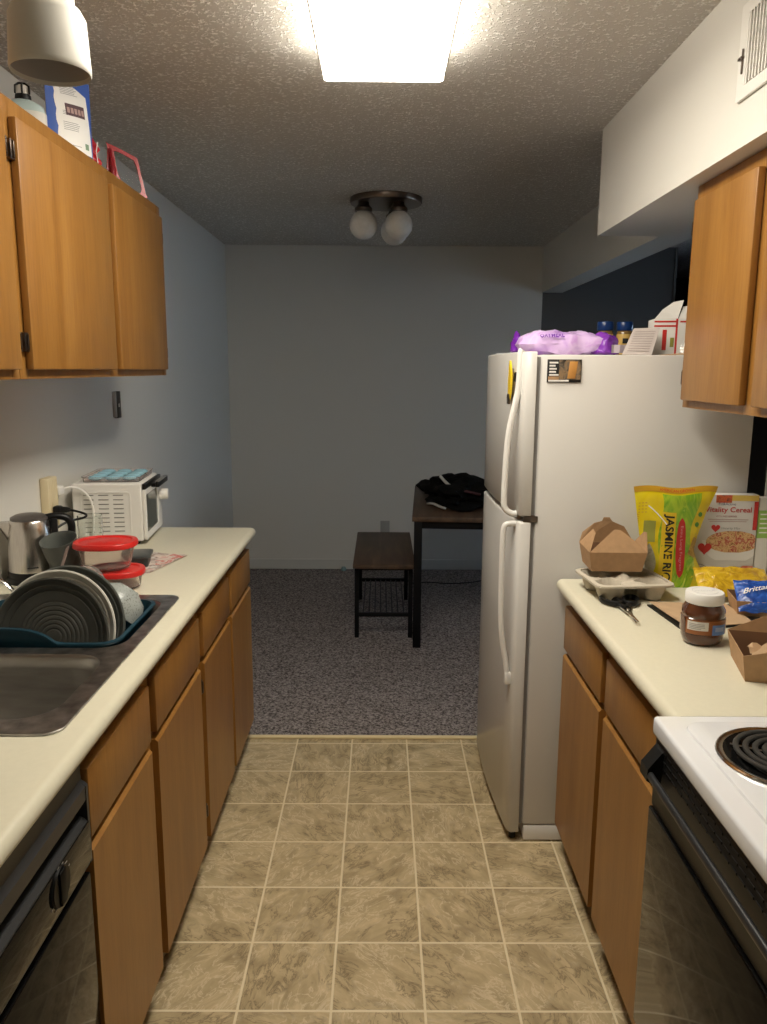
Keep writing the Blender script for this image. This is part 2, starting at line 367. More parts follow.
# ---------------------------------------------------------------- room shell
XL, XR, YB, YE, YN, CZ = -1.145, 1.185, 5.92, 3.085, -1.5, 2.44
XS = 3.4
T = .1
b = bm_new(); box(b, XL-T, XR+.02, YN-T, YE, -.08, 0); struct('floor', b, vinyl)
b = bm_new(); box(b, XL-T, XS+T, YE, YB+T, -.08, .006); box(b, XR+.02, XS+T, 2.3, YE, -.08, .006); struct('floor', b, carpet)
b = bm_new(); box(b, XL, .48, YE-.012, YE+.010, 0, .011, .004); struct('trim_1', b, mat('pale_edge_strip', (.75, .62, .36), .4))
b = bm_new(); box(b, XL-T, XS+T, YN-T, YB+2.0, CZ, CZ+T); struct('ceiling', b, ceil)
b = bm_new(); box(b, XL-T, XL, YN-T, YB+T, 0, CZ); struct('wall_left', b, wall)
b = bm_new(); box(b, XL, 1.19, YB, YB+.12, 0, CZ); struct('wall_back', b, wall)
b = bm_new(); box(b, 1.19, 2.15, YB, YB+.12, 0, CZ); struct('wall_side_back', b, side_wall_dim)
b = bm_new(); box(b, XR, XR+T, YN-T, 2.36, 0, CZ); struct('wall_right', b, wall)
b = bm_new(); box(b, XR, 1.335, 2.36, YB, 2.115, CZ); struct('wall_header', b, wall)
b = bm_new(); box(b, .826, XR, YN, 3.11, 2.058, CZ); struct('wall_soffit', b, wall)
b = bm_new(); box(b, XL, XR, YN-T, YN, 0, CZ); struct('wall_front', b, wall)
b = bm_new(); box(b, XR+T, XS+T, 2.26, 2.36, 0, CZ); struct('wall_side_near', b, side_wall_dim)
# far side of the side room: window opening in it
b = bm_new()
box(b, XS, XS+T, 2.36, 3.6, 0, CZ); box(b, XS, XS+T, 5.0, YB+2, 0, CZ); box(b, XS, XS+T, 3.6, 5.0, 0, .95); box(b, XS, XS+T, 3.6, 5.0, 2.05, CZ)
struct('wall_side', b, side_wall_dim)
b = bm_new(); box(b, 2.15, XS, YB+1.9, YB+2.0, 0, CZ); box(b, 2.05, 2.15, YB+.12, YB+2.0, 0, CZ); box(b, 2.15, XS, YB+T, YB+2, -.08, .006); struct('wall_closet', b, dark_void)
b = bm_new(); box(b, 2.15, 2.17, YB-.01, YB+.12, 0, CZ, .003); struct('trim_2', b, side_wall_dim)
wf = bm_new()
for a in ((3.6, 3.65, .95, 2.05), (4.95, 5.0, .95, 2.05), (3.65, 4.95, .95, 1.0), (3.65, 4.95, 2.0, 2.05), (4.28, 4.32, 1.0, 2.0)):
    box(wf, XS+.02, XS+.07, a[0], a[1], a[2], a[3], .004)
win = struct('window_1', wf, white_pl)
b = bm_new(); box(b, XS+.042, XS+.046, 3.65, 4.95, 1.0, 2.0); p_ = struct('pane', b, glass, win)
b = bm_new(); box(b, XL, 2.14, YB-.014, YB, .006, .086, .004); struct('baseboard_back', b, trimm)
b = bm_new(); box(b, XL, XL+.014, YE+.03, YB-.014, .006, .086, .004); struct('baseboard_left', b, trimm)

# ---------------------------------------------------------------- cabinets
def hinge_bm(x, y, z, s=1):
    b = bm_new(); box(b, x-.003*s, x+.009*s, y-.010, y+.010, z-.022, z+.022, .001); box(b, x, x+.013*s, y-.003, y+.003, z-.018, z+.018, .001)
    return b
def base_cab(label, s, xf, y0, y1, xw, cols, gables=None):
    """s=+1 faces +x (left run), -1 faces -x. xf = face-frame plane, cols = [(y0,y1,hinge_y)...]"""
    t = thing('base_cabinet', label, 'cabinet', ((xf+xw)/2, (y0+y1)/2, 0))
    b = bm_new()
    box(b, xf-s*.02, xw, y0, y0+.016, .09, .872); box(b, xf-s*.02, xw, y1-.016, y1, .09, .872)
    box(b, xf-s*.02, xw, y0, y1, .09, .105); box(b, xw+s*.002, xw+s*.014, y0, y1, .09, .872)
    part('carcass', b, oak, t)
    b = bm_new(); x1 = xf-s*.02
    ys = [y0]+[q for c in cols for q in (c[0]+.012, c[1]-.012)]+[y1]
    for i in range(0, len(ys), 2): box(b, x1, xf, ys[i], ys[i+1], .09, .872, .001)
    for i in range(1, len(ys)-1, 2):
        for z0, z1 in ((.09, .115), (.665, .715), (.82, .872)): box(b, x1, xf-s*.0005, ys[i], ys[i+1], z0, z1)
    part('face_frame', b, oak, t)
    b = bm_new(); box(b, xf-s*.055, xf-s*.075, y0, y1, 0, .09); part('toe_kick', b, toe, t)
    for c in cols:
        b = bm_new(); box(b, xf, xf+s*.019, c[0], c[1], .696, .834, .003); part('drawer_front', b, oak_h, t)
        b = bm_new(); q = [(xf, .097), (xf+s*.019, .097), (xf+s*.019, .670), (xf+s*.012, .677), (xf, .677)]
        loft(b, [[(x, c[0], z) for x, z in q], [(x, c[1], z) for x, z in q]])
        d = part('door', b, oak, t, ang=20)
        for z in (.19, .60): part('hinge', hinge_bm(xf+s*.002, c[2]+(.008 if c[2] > (c[0]+c[1])/2 else -.008), z, s), pewter, d)
    return t
XW = XL+.004
base_cab('oak sink base cabinet between the dishwasher and the far cabinet', 1, -.549, 1.295, 2.205, XW, [(1.302, 1.68, 1.320), (1.728, 2.175, 2.175)])
base_cab('oak base cabinet at the far end of the left run, by the carpet', 1, -.549, 2.209, 3.078, XW, [(2.225, 2.628, 2.225), (2.668, 3.062, 3.062)])
XWR = XR-.004
base_cab('oak base cabinet on the right between the refrigerator and the stove', -1, .594, 1.362, 2.318, XWR, [(1.45, 1.862, 1.45), (1.902, 2.310, 2.310)])

def upper_cab(label, s, xf, y0, y1, xw, z0, z1, doors):
    t = thing('wall_cabinet', label, 'cabinet', ((xf+xw)/2, (y0+y1)/2, z0))
    b = bm_new()
    box(b, xf-s*.018, xw, y0, y0+.015, z0+.0, z1); box(b, xf-s*.018, xw, y1-.015, y1, z0, z1)
    box(b, xf-s*.018, xw, y0+.015, y1-.015, z0+.012, z0+.026); box(b, xf-s*.018, xw, y0+.015, y1-.015, z1-.014, z1); box(b, xw, xw+s*.008, y0+.015, y1-.015, z0+.026, z1-.014)
    part('carcass', b, oak, t)
    b = bm_new(); x1 = xf-s*.018
    ys = [y0]+[q for c in doors for q in (c[0]+.014, c[1]-.014)]+[y1]
    for i in range(0, len(ys), 2): box(b, x1, xf, ys[i], ys[i+1], z0, z1, .001)
    for i in range(1, len(ys)-1, 2):
        for a0, a1 in ((z0, z0+.04), (z1-.04, z1)): box(b, x1, xf-s*.0004, ys[i], ys[i+1], a0, a1)
    part('face_frame', b, oak, t)
    for c in doors:
        b = bm_new(); box(b, xf+s*.001, xf+s*.020, c[0], c[1], z0+.022, z1-.042, .004); d = part('door', b, oak, t)
        hy = c[2]
        for z in (z0+.085, z1-.115): part('hinge', hinge_bm(xf+s*.004, hy, z, s), pewter, d)
    return t
upper_cab('long oak wall cabinet with two doors above the toaster oven end', 1, -.840, 1.835, 3.083, XW, 1.524, 2.146, [(1.866, 2.462, 1.856), (2.505, 3.045, 3.055)])
upper_cab('oak wall cabinet cut off by the left edge of the photo', 1, -.840, .90, 1.833, XW, 1.524, 2.146, [(.93, 1.36, .92), (1.385, 1.81, 1.82)])
upper_cab('oak wall cabinet on the right under the white soffit', -1, .882, 1.40, 2.285, XWR, 1.447, 2.056, [(1.43, 1.825, 1.42), (1.885, 2.255, 2.265)])

# ---------------------------------------------------------------- countertops
def counter(bm, s, xf, xw, y0, y1, zt=.914, zb=.876):
    """postformed slab profile extruded along y, rolled front edge"""
    q = []
    for k in range(9):
        a = math.radians(90-k*180/8*1.0); q.append((xf-s*.019+s*.019*math.cos(a), (zt+zb)/2+.019*math.sin(a)))
    q += [(xf-s*.06, zb)]
    return q
SX0, SX1, SY0, SY1 = -1.085, -.580, 1.290, 2.105      # cut-out for the sink
b = bm_new()
q = counter(b, 1, -.509, XW, .6, 3.095); prof = q+[(SX1, .876), (SX1, .914)]
loft(b, [[(x, y, z) for x, z in prof] for y in (.60, 3.095)])
box(b, SX0, SX1, .60, SY0, .890, .914); box(b, SX0, SX1, SY1, 3.095, .890, .914); box(b, XW-.003, SX0, .60, 3.095, .890, .914)
bmesh.ops.remove_doubles(b, verts=b.verts, dist=1e-5)
solo('countertop', b, cream, 'long cream countertop with rolled edge holding the sink', 'countertop', ang=50)
b = bm_new(); q = counter(b, -1, .548, XWR, 1.36, 2.33); prof = q+[(XWR+.003, .876), (XWR+.003, .914)]
loft(b, [[(x, y, z) for x, z in prof] for y in (1.360, 2.328)])
solo('countertop', b, cream, 'short cream countertop between stove and refrigerator', 'countertop', ang=50)

# ---------------------------------------------------------------- sink
t = thing('kitchen_sink', 'double bowl stainless steel sink set in the left countertop', 'sink', (-.83, 1.70, .914))
DZ = .9175
b = plate2d([rrect(-1.10, -.563, 1.268, 2.122, .035), rrect(-1.04, -.606, 1.325, 1.655, .075)[::-1], rrect(-1.075, -.595, 1.695, 2.078, .06)[::-1]], .004, .0012)
bmesh.ops.translate(b, verts=b.verts, vec=(0, 0, DZ-.0005)); part('deck', b, steel, t, 'mottled stainless deck')
def basin(x0, x1, y0, y1, r, zt, zb):
    lp = []
    for k, (ins, z) in enumerate([(-.004, zt+.0015), (.0, zt), (.006, zt-.006), (.010, zt-.03), (.018, zb+.04), (.028, zb+.014), (.05, zb+.002), (.09, zb)]):
        lp.append(rrect(x0+ins, x1-ins, y0+ins, y1-ins, max(r-ins*.4, .02), z))
    b = bm_new(); loft(b, lp, False, True); cx, cy_ = (x0+x1)/2, (y0+y1)/2
    return b
part('basin', basin(-1.04, -.606, 1.325, 1.655, .075, DZ, .742), steel_b, t)
part('basin', basin(-1.075, -.595, 1.695, 2.078, .06, DZ, .724), steel_b, t)
b = bm_new(); lathe(b, [(.045, 0), (.042, .004), (.02, .003), (.0, .002)], 24, tr(-.82, 1.49, .7425)); part('drain', b, chrome, t)

# ---------------------------------------------------------------- dishwasher
t = thing('dishwasher', 'black built-in dishwasher under the left countertop in the foreground', 'dishwasher', (-.8, .97, 0))
Y0, Y1, XF = .680, 1.289, -.532
b = bm_new(); box(b, XF-.04, -1.10, Y0, Y1-.003, .09, .868, .004); part('tub_housing', b, black_plastic, t)
b = bm_new(); box(b, XF-.038, XF+.001, Y0, Y1, .10, .638, .004); part('door_panel', b, black_gloss, t)
# control panel: profile with grip recess
b = bm_new(); q = [(XF-.04, .868), (XF-.006, .868), (XF-.006, .822), (XF-.002, .818), (XF+.004, .812), (XF+.004, .786), (XF+.0, .780), (XF-.022, .777), (XF-.022, .757), (XF-.004, .752), (XF+.004, .745), (XF+.004, .660), (XF-.010, .640), (XF-.04, .640)]
loft(b, [[(x, y, z) for x, z in q] for y in (Y0, Y1)]); part('control_panel', b, black_soft, t, 'satin black control panel with a finger recess', ang=25)
b = bm_new(); box(b, XF+.002, XF+.0055, Y0+.004, Y1-.002, .664, .742, .001); part('control_fascia', b, black_gloss, t)
DX, DYc, DZc = XF+.0055, 1.150, .708
b = bm_new(); q = [(XF-.04, .822), (XF-.002, .818), (XF+.005, .812), (XF+.005, .660), (XF-.009, .640), (XF-.04, .640)]
loft(b, [[(x, y, z) for x, z in q] for y in (Y1-.008, Y1+.001)]); part('panel_end_cap', b, black_soft, t, ang=20)
kb = bm_new(); lathe(kb, [(.0, 0), (.034, 0), (.033, .004), (.0, .004)], 32, tr(DX, DYc, DZc) @ rot('Y', 90)); k = part('dial', kb, mat('dial_black', (.004, .004, .004), .4, spec=.2), t)
b = bm_new(); box(b, DX+.004, DX+.0075, DYc-.012, DYc+.012, DZc-.030, DZc+.030, .003); part('dial_grip', b, mat('deep_black', (.003, .003, .003), .5, spec=.15), k)
markm = mat('pale_marks', (.30, .28, .25), .6)
for i in range(8):
    a = math.radians((20, 45, 70, 95, 215, 240, 265, 300)[i]); r_ = .040
    yy, zz = DYc+r_*math.cos(a), DZc+r_*.85*math.sin(a)
    b = bm_new(); box(b, DX, DX+.0004, yy-.004, yy+.004, zz-.0012, zz+.0012); part('dial_marking', b, markm, t)
b = bm_new(); box(b, XF-.06, XF-.045, Y0, Y1, .0, .095); part('kick_plate', b, black_plastic, t)

# ---------------------------------------------------------------- refrigerator
t = thing('refrigerator', 'white top-freezer refrigerator standing at the end of the right counter', 'refrigerator', (.80, 2.67, 0))
FY0, FY1, FX0, FX1 = 2.350, 2.985, .478, 1.128
b = bm_new(); box(b, FX0, FX1, FY0, FY1, .062, 1.597, .006); part('body', b, fridge_m, t)
b = bm_new(); box(b, FX0+.004, FX1, FY0+.001, FY1-.001, .005, .058, .003); part('base_panel', b, fridge_h, t)
for (x, y) in ((.56, 2.41), (.56, 2.93), (1.08, 2.41), (1.08, 2.93)):
    b = bm_new(); lathe(b, [(.018, 0), (.02, .006), (.012, .008), (.012, .03)], 14, tr(x, y, .0)); part('foot', b, black_plastic, t)
b = bm_new(); box(b, FX0-.012, FX0+.002, FY0+.012, FY1-.012, .06, 1.59); part('door_gasket', b, gasket, t)
def door_bm(z0, z1):
    q = [(FX0-.014, FY0-.004), (.436, FY0-.006), (.430, FY0), (.424, FY0+.012)]
    for k in range(1, 8):
        u_ = k/8; q.append((.424-.022*u_-.012*math.sin(PI*u_), FY0+.012+(FY1-FY0-.022)*u_))
    q += [(.402, FY1-.010), (.408, FY1-.002), (FX0-.014, FY1)]
    b = bm_new(); r_ = .006
    def ins(a, i):
        c = Vector((.44, (FY0+FY1)/2)); p = Vector(a); return (p.x+(i if p.x < .45 else 0), p.y+(i if p.y < c.y-.2 else (-i if p.y > c.y+.2 else 0)))
    loft(b, [[(*ins(p, r_), z0) for p in q], [(*ins(p, r_*.3), z0+r_*.5) for p in q], [(*p, z0+r_) for p in q], [(*p, z1-r_) for p in q], [(*ins(p, r_*.3), z1-r_*.5) for p in q], [(*ins(p, r_), z1) for p in q]])
    return b
fd = part('freezer_door', door_bm(1.106, 1.606), fridge_door, t, ang=50)
rd = part('fridge_door', door_bm(.034, 1.090), fridge_door, t, ang=50)
hy = FY0+.026
path = smooth_path([(.424, hy, 1.611), (.420, hy, 1.600), (.419, hy, 1.55), (.416, hy, 1.49), (.404, hy, 1.43), (.392, hy, 1.36), (.386, hy, 1.27), (.384, hy, 1.155), (.390, hy, 1.125), (.408, hy, 1.112), (.425, hy, 1.111)], 6)
b = bm_new(); tube(b, path, .0100, 12, flat=(.9, 1.0)); part('handle', b, fridge_h, fd)
path = smooth_path([(.425, hy, 1.080), (.402, hy, 1.079), (.388, hy, 1.070), (.384, hy, 1.03), (.384, hy, .96), (.385, hy, .84), (.389, hy, .74), (.398, hy, .67), (.406, hy, .63), (.410, hy, .60), (.412, hy, .576)], 6)
b = bm_new(); tube(b, path, .0090, 12, flat=(.9, 1.0)); box(b, .404, .425, hy-.009, hy+.009, .548, .590, .004); part('handle', b, fridge_h, rd)
b = bm_new(); box(b, .440, .486, FY0-.004, FY0+.05, 1.088, 1.108, .003); part('centre_hinge', b, pewter, t, 'grey metal hinge')
b = bm_new(); box(b, .43, .50, FY1-.07, FY1-.01, 1.597, 1.612, .004); part('top_hinge_cover', b, fridge_h, t)
b = bm_new(); lathe(b, [(.012, 0), (.012, .02), (.016, .024), (.016, .03)], 14, tr(.45, FY0+.03, 0)); part('front_foot', b, black_plastic, t)

# magnets on the fridge
t = thing('picture_magnet', 'small rectangular picture magnet on the refrigerator side, orange and black', 'magnet', (.546, 2.3495, 1.55))
b = bm_new(); box(b, .495, .597, 2.3455, 2.3492, 1.516, 1.583, .001); part('backing', b, black_p, t)
b = bm_new(); box(b, .530, .595, 2.3449, 2.3455, 1.524, 1.581); part('portrait_print', b, photo_m, t)
b = bm_new(); box(b, .552, .576, 2.3445, 2.3449, 1.527, 1.577, .0001); 
part('orange_face', map_bm(b, lambda x, y, z: (x+.012*math.sin((z-1.52)*40), y, z)), mat('orange_print', (.55, .27, .07), .5), t)
b = bm_new()
for i, w_ in enumerate((.026, .018, .022, .02, .028)): box(b, .501, .501+w_, 2.3449, 2.3455, 1.571-i*.009, 1.576-i*.009)
box(b, .499, .56, 2.3447, 2.3455, 1.518, 1.523); part('lettering', b, white_p, t)
b = bm_new(); box(b, .498, .53, 2.3449, 2.3455, 1.521, 1.533); part('brown_stripe', b, kraft, t)
t = thing('yellow_magnet', 'yellow elongated magnet with dark tip on the freezer door', 'magnet', (.395, 2.455, 1.52))
b = bm_new(); lp = []
for k in range(13):
    u_ = k/12; z = 1.455+.125*u_; r_ = .0205*math.sin(PI*min(1, u_*.92+.06))**.7
    lp.append([(.4045-.006*abs(math.cos(a))*(1 if math.cos(a) > 0 else 0), 2.455+r_*math.sin(a)*1.8, z) for a in [2*PI*i/12 for i in range(12)]])
loft(b, lp); part('banana_body', b, yellow_p, t)
b = bm_new(); box(b, .396, .4045, 2.440, 2.466, 1.446, 1.478, .002); part('dark_tip', b, pewter, t)
b = bm_new(); lathe(b, [(0, 0), (.015, 0), (.015, .004), (.012, .007), (0, .007)], 20, tr(.4135, 2.405, 1.53) @ rot('Y', -90)); solo('round_magnet', b, black_plastic, 'small dark round magnet on the freezer door beside the handle', 'magnet')

# ---------------------------------------------------------------- stove
t = thing('electric_stove', 'white and black electric coil stove at the right edge', 'stove', (.83, .97, 0))
SY, SN, SXF = 1.350, .590, .509
b = bm_new(); box(b, SXF+.03, 1.165, SN+.004, SY-.004, .03, .878, .004); part('body', b, enamel, t)
b = bm_new(); box(b, SXF, 1.165, SN, SY, .884, .921, .008, 3)
t2 = bmesh.new(); loft(t2, [rrect(SXF+.038, 1.13, SN+.035, SY-.035, .035, .9205), rrect(SXF+.040, 1.128, SN+.037, SY-.037, .034, .925), rrect(SXF+.044, 1.124, SN+.041, SY-.041, .032, .9262)], False, True); join(b, t2)
part('cooktop', b, enamel, t)
b = bm_new(); box(b, 1.10, 1.165, SN, SY, .9205, 1.09, .01, 3); part('backguard', b, enamel, t)
b = bm_new(); box(b, SXF+.003, SXF+.04, SN+.006, SY-.002, .27, .74, .004); part('oven_door', b, black_gloss, t)
b = bm_new(); box(b, SXF+.008, SXF+.05, SN+.006, SY-.002, .742, .880, .003)
for i in range(26):
    y = SN+.05+i*.026; box(b, SXF+.0065, SXF+.010, y, y+.020, .835, .839); box(b, SXF+.0065, SXF+.010, y, y+.020, .850, .854); box(b, SXF+.0065, SXF+.010, y, y+.020, .865, .869)
part('vent_trim', b, black_plastic, t)
b = bm_new(); tube(b, [(SXF-.014, SN+.02, .824), (SXF-.014, SY-.02, .824)], .007, 12, flat=(.9, 1.2)); hd = part('oven_handle', b, black_soft, t)
for y in (SN+.03, SY-.03):
    b = bm_new(); q = [(SXF+.014, .874), (SXF+.004, .868), (SXF-.020, .836), (SXF-.021, .814), (SXF+.004, .800)]
    loft(b, [[(x, y-.018, z) for x, z in q], [(x, y+.018, z) for x, z in q]]); part('handle_bracket', b, black_plastic, hd, ang=20)
b = bm_new(); box(b, SXF+.004, SXF+.04, SN+.006, SY-.004, .075, .262, .006); part('storage_drawer', b, enamel, t)
for x in (.58, 1.10):
    for y in (SN+.05, SY-.05):
        b = bm_new(); lathe(b, [(.018, 0), (.018, .03)], 12, tr(x, y, 0)); part('foot', b, black_plastic, t)
def burner(cx, cy_, R):
    b = bm_new(); lathe(b, [(R+.011, .0), (R+.009, .003), (R+.002, .0035), (R-.001, .002)], 48, tr(cx, cy_, .9275), cap0=False, cap1=False); d = part('trim_ring', b, chrome, t, 'chrome trim ring')
    b = bm_new(); lathe(b, [(R-.001, .002), (R-.004, .0015), (R-.012, .0008), (.03, .0), (0, .0)], 48, tr(cx, cy_, .9275), cap0=False); part('drip_bowl', b, black_gloss, d)
    b = bm_new(); pts = []; n = 150; turns = 5.0
    for i in range(n+1):
        u_ = i/n; a = turns*2*PI*u_; r_ = .012+(R-.012-.012)*u_; pts.append((cx+r_*math.cos(a), cy_+r_*math.sin(a), .9375))
    tube(b, pts, .0048, 8, flat=(1, .8)); part('coil', b, coil_m, d)
    b = bm_new()
    for k in range(3):
        a = math.radians(30+120*k); tube(b, [(cx, cy_, .931), (cx+(R-.012)*math.cos(a), cy_+(R-.012)*math.sin(a), .931)], .002, 6)
    part('coil_support', b, chrome, d)
burner(.668, 1.175, .098); burner(.668, .78, .072); burner(.95, 1.175, .072); burner(.95, .78, .095)

# ---------------------------------------------------------------- ceiling fixtures, vent, pendant
t = thing('fluorescent_ceiling_light', 'lit rectangular wraparound fluorescent light on the kitchen ceiling', 'ceiling light', (0, 1.85, CZ-.085))
LX0, LX1, LY0, LY1 = -.166, .172, 1.19, 2.405
b = bm_new(); loft(b, [rrect(LX0+.006, LX1-.006, LY0+.003, LY1-.003, .008, CZ-.080), rrect(LX0, LX1, LY0, LY1, .010, CZ-.074)], True, False); part('diffuser', b, lens, t)
b = bm_new(); loft(b, [rrect(LX0, LX1, LY0, LY1, .010, CZ-.074), rrect(LX0-.003, LX1+.003, LY0-.002, LY1+.002, .010, CZ-.010), rrect(LX0+.02, LX1-.02, LY0+.02, LY1-.02, .010, CZ-.010)], False, False); part('diffuser_skirt', b, lens_side, t)
b = bm_new(); tube(b, rrect(LX0-.002, LX1+.002, LY0-.002, LY1+.002, .010, CZ-.076), .0028, 8, closed=True); part('lip', b, white_pl, t)
b = bm_new(); box(b, LX0+.01, LX1-.01, LY0+.01, LY1-.01, CZ-.0115, CZ-.001); part('housing', b, white_pl, t)

t = thing('globe_ceiling_light', 'unlit round metal ceiling light with three frosted glass globes', 'ceiling light', (.022, 4.33, CZ-.03))
b = bm_new(); lathe(b, [(.0, -.032), (.165, -.032), (.186, -.030), (.190, -.024), (.190, -.001), (0, -.001)], 48, tr(.022, 4.33, CZ)); part('canopy', b, pewter, t, 'round dark pewter canopy')
for gx, gy in ((-.096, 4.27), (.088, 4.265), (.068, 4.46)):
    b = bm_new(); lathe(b, [(.028, 0), (.030, -.018), (.040, -.030), (.046, -.036), (.046, -.052), (.040, -.052)], 24, tr(gx, gy, CZ-.026)); s_ = part('socket_cup', b, pewter, t)
    b = bm_new(); prof = [(.036, -.050)]+[(.073*math.sin(math.radians(a)), -.115+.073*math.cos(math.radians(a))) for a in range(30, 181, 10)]
    lathe(b, [(r_, z) for r_, z in prof], 32, tr(gx, gy, CZ-.030)); part('globe', b, globe_m, s_)

t = thing('air_vent', 'white louvred air vent high on the soffit at the right edge', 'vent', (.822, 1.79, 2.165))
b = bm_new(); vx = .826
fr = plate2d([rrect(1.60, 1.962, 2.160, 2.366, .006), rrect(1.640, 1.925, 2.188, 2.338, .003)[::-1]], .008, .002)
map_bm(fr, lambda x, y, z: (vx-.0045-z, x-.025, y)); join(b, fr); part('frame', b, white_pl, t)
b = bm_new()
for i in range(19):
    y = 1.645+i*.0148; box(b, -.009, .009, -.001, .001, 2.188, 2.338, mtx=tr(vx-.003, y-.021, 0) @ rot('Z', 35))
part('louvres', b, white_pl, t)
b = bm_new(); box(b, vx-.001, vx-.0003, 1.615, 1.90, 2.188, 2.338); part('duct_shadow', b, mat('duct_grey', (.55, .53, .50), .7), t)
b = bm_new(); box(b, vx-.013, vx-.009, 1.908, 1.912, 2.215, 2.268, .001); box(b, vx-.016, vx-.009, 1.905, 1.925, 2.246, 2.252, .001); part('damper_lever', b, pewter, t, 'dark damper lever')

t = thing('pendant_lamp', 'unlit white cylindrical lamp hanging over the sink at top left', 'lamp', (-.482, 1.20, 1.955))
cx, cy_, z0 = -.478, 1.215, 1.968
b = bm_new(); lathe(b, [(.0545, .0), (.0558, .002), (.0558, .008), (.0525, .072), (.046, .084), (.0380, .088), (.036, .16), (.034, .165), (.0335, .16), (.036, .088), (.0505, .070), (.0535, .008), (.0545, .0)], 40, tr(cx, cy_, z0), cap0=False, cap1=False)
part('shade', b, white_mat, t)
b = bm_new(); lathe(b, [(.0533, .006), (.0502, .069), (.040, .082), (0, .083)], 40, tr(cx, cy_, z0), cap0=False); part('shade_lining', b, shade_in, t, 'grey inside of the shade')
b = bm_new(); box(b, cx+.045, cx+.051, cy_-.004, cy_+.004, z0+.012, z0+.022, .001); part('switch', b, black_plastic, t)
b = bm_new(); lathe(b, [(.0335, .150), (.033, .17), (.008, .176), (.006, CZ-z0-.02), (.03, CZ-z0-.015), (.03, CZ-z0-.001), (0, CZ-z0-.001)], 20, tr(cx, cy_, z0)); part('stem', b, white_mat, t)

# ---------------------------------------------------------------- back room furniture
def frame_tube(bm, a, c, s): 
    x0, y0, z0 = a; x1, y1, z1 = c
    box(bm, min(x0, x1)-s/2, max(x0, x1)+s/2, min(y0, y1)-s/2, max(y0, y1)+s/2, min(z0, z1)-s/2, max(z0, z1)+s/2, .002)
t = thing('bench', 'low brown topped bench with black metal frame and wire shelf', 'bench', (.015, 4.71, .006))
b = bm_new(); box(b, -.155, .200, 4.265, 5.165, .437, .462, .002); part('seat', b, walnut, t)
b = bm_new(); s = .022
for y in (4.34, 5.10):
    frame_tube(b, (-.135, y, .424), (.176, y, .424), s); frame_tube(b, (-.135, y, .145), (.176, y, .145), s)
for x in (-.135, .176): frame_tube(b, (x, 4.34, .424), (x, 5.10, .424), s)
part('frame', b, metal_blk, t)
for x in (-.135, .176):
    for y in (4.34, 5.10):
        b = bm_new(); box(b, x-.0125, x+.0125, y-.0125, y+.0125, .006, .4355, .002); part('leg', b, metal_blk, t)
b = bm_new()
for i in range(8):
    x = -.098+i*.034; tube(b, [(x, 4.34, .145), (x, 5.10, .145)], .0035, 6)
part('wire_shelf', b, metal_blk, t)
t = thing('dining_table', 'brown topped dining table with black metal legs, partly behind refrigerator', 'table', (.53, 4.80, .006))
TB = t
b = bm_new(); box(b, .172, .92, 4.225, 5.385, .716, .742, .002); part('tabletop', b, walnut, t)
b = bm_new(); s = .04
for y in (4.265, 5.345): frame_tube(b, (.215, y, .694), (.88, y, .694), s)
for x in (.215, .88): frame_tube(b, (x, 4.265, .694), (x, 5.345, .694), s)
part('frame', b, metal_blk, t)
for x in (.205, .89):
    for y in (4.245, 5.365):
        b = bm_new(); box(b, x-.022, x+.022, y-.018, y+.018, -.0095, .713, .002); part('leg', b, metal_blk, t)
TB.rotation_euler = (0, 0, math.radians(-3.2)); TB.location = (.563, 4.715, .022)
# bag on the table
def blob(cx, cy_, z0, lx, ly, h, seed, n=28, m_=14, rough=.16, flat=.5):
    bm = bmesh.new(); bmesh.ops.create_icosphere(bm, subdivisions=4, radius=1)
    for v in bm.verts:
        c = v.co.copy(); k = 1+rough*noise.noise(c*1.6+Vector((seed, 0, 0)))+rough*.5*noise.noise(c*4+Vector((0, seed, 0)))
        c = c*k; z = c.z
        if z < 0: z *= .25
        v.co = Vector((cx+c.x*lx/2, cy_+c.y*ly/2, z0+.25*h*.8+z*h*.8))
    zmin = min(v.co.z for v in bm.verts)
    for v in bm.verts:
        v.co.z = max(v.co.z, zmin+.004); v.co.z += z0-zmin-.0035
    return bm
t = thing('black_bag', 'slumped black bag with white and maroon trim lying on the dining table', 'bag', (.45, 4.72, .742))
b = blob(.48, 4.77, .7425, .46, .72, .13, 3.1, rough=.5); part('body', b, fabric_b, t)
b = blob(.43, 4.88, .76, .30, .40, .11, 8.3, rough=.35); part('back_section', b, fabric_b, t)
b = bm_new(); tube(b, smooth_path([(.275, 4.44, .775), (.30, 4.40, .782), (.335, 4.375, .77), (.37, 4.37, .758)], 6), .013, 8, flat=(1, .5)); part('white_label', b, mat('grey_white_label', (.35, .34, .31), .6), t)
b = bm_new(); tube(b, smooth_path([(.365, 4.72, .895), (.385, 4.66, .875), (.405, 4.58, .862)], 6), [.009]*12+[.011], 8); part('zip_pull', b, white_pl, t)
b = bm_new(); tube(b, smooth_path([(.42, 4.52, .850), (.50, 4.50, .838), (.58, 4.48, .822)], 6), .014, 8, flat=(1, .6)); part('maroon_trim', b, fabric_m, t)
b = bm_new(); tube(b, smooth_path([(.375, 4.78, .875), (.45, 4.76, .868), (.55, 4.74, .86), (.66, 4.72, .82)], 6), .016, 8); part('carry_strap', b, fabric_b, t); t.location.z += .0168; t.location.y -= .04
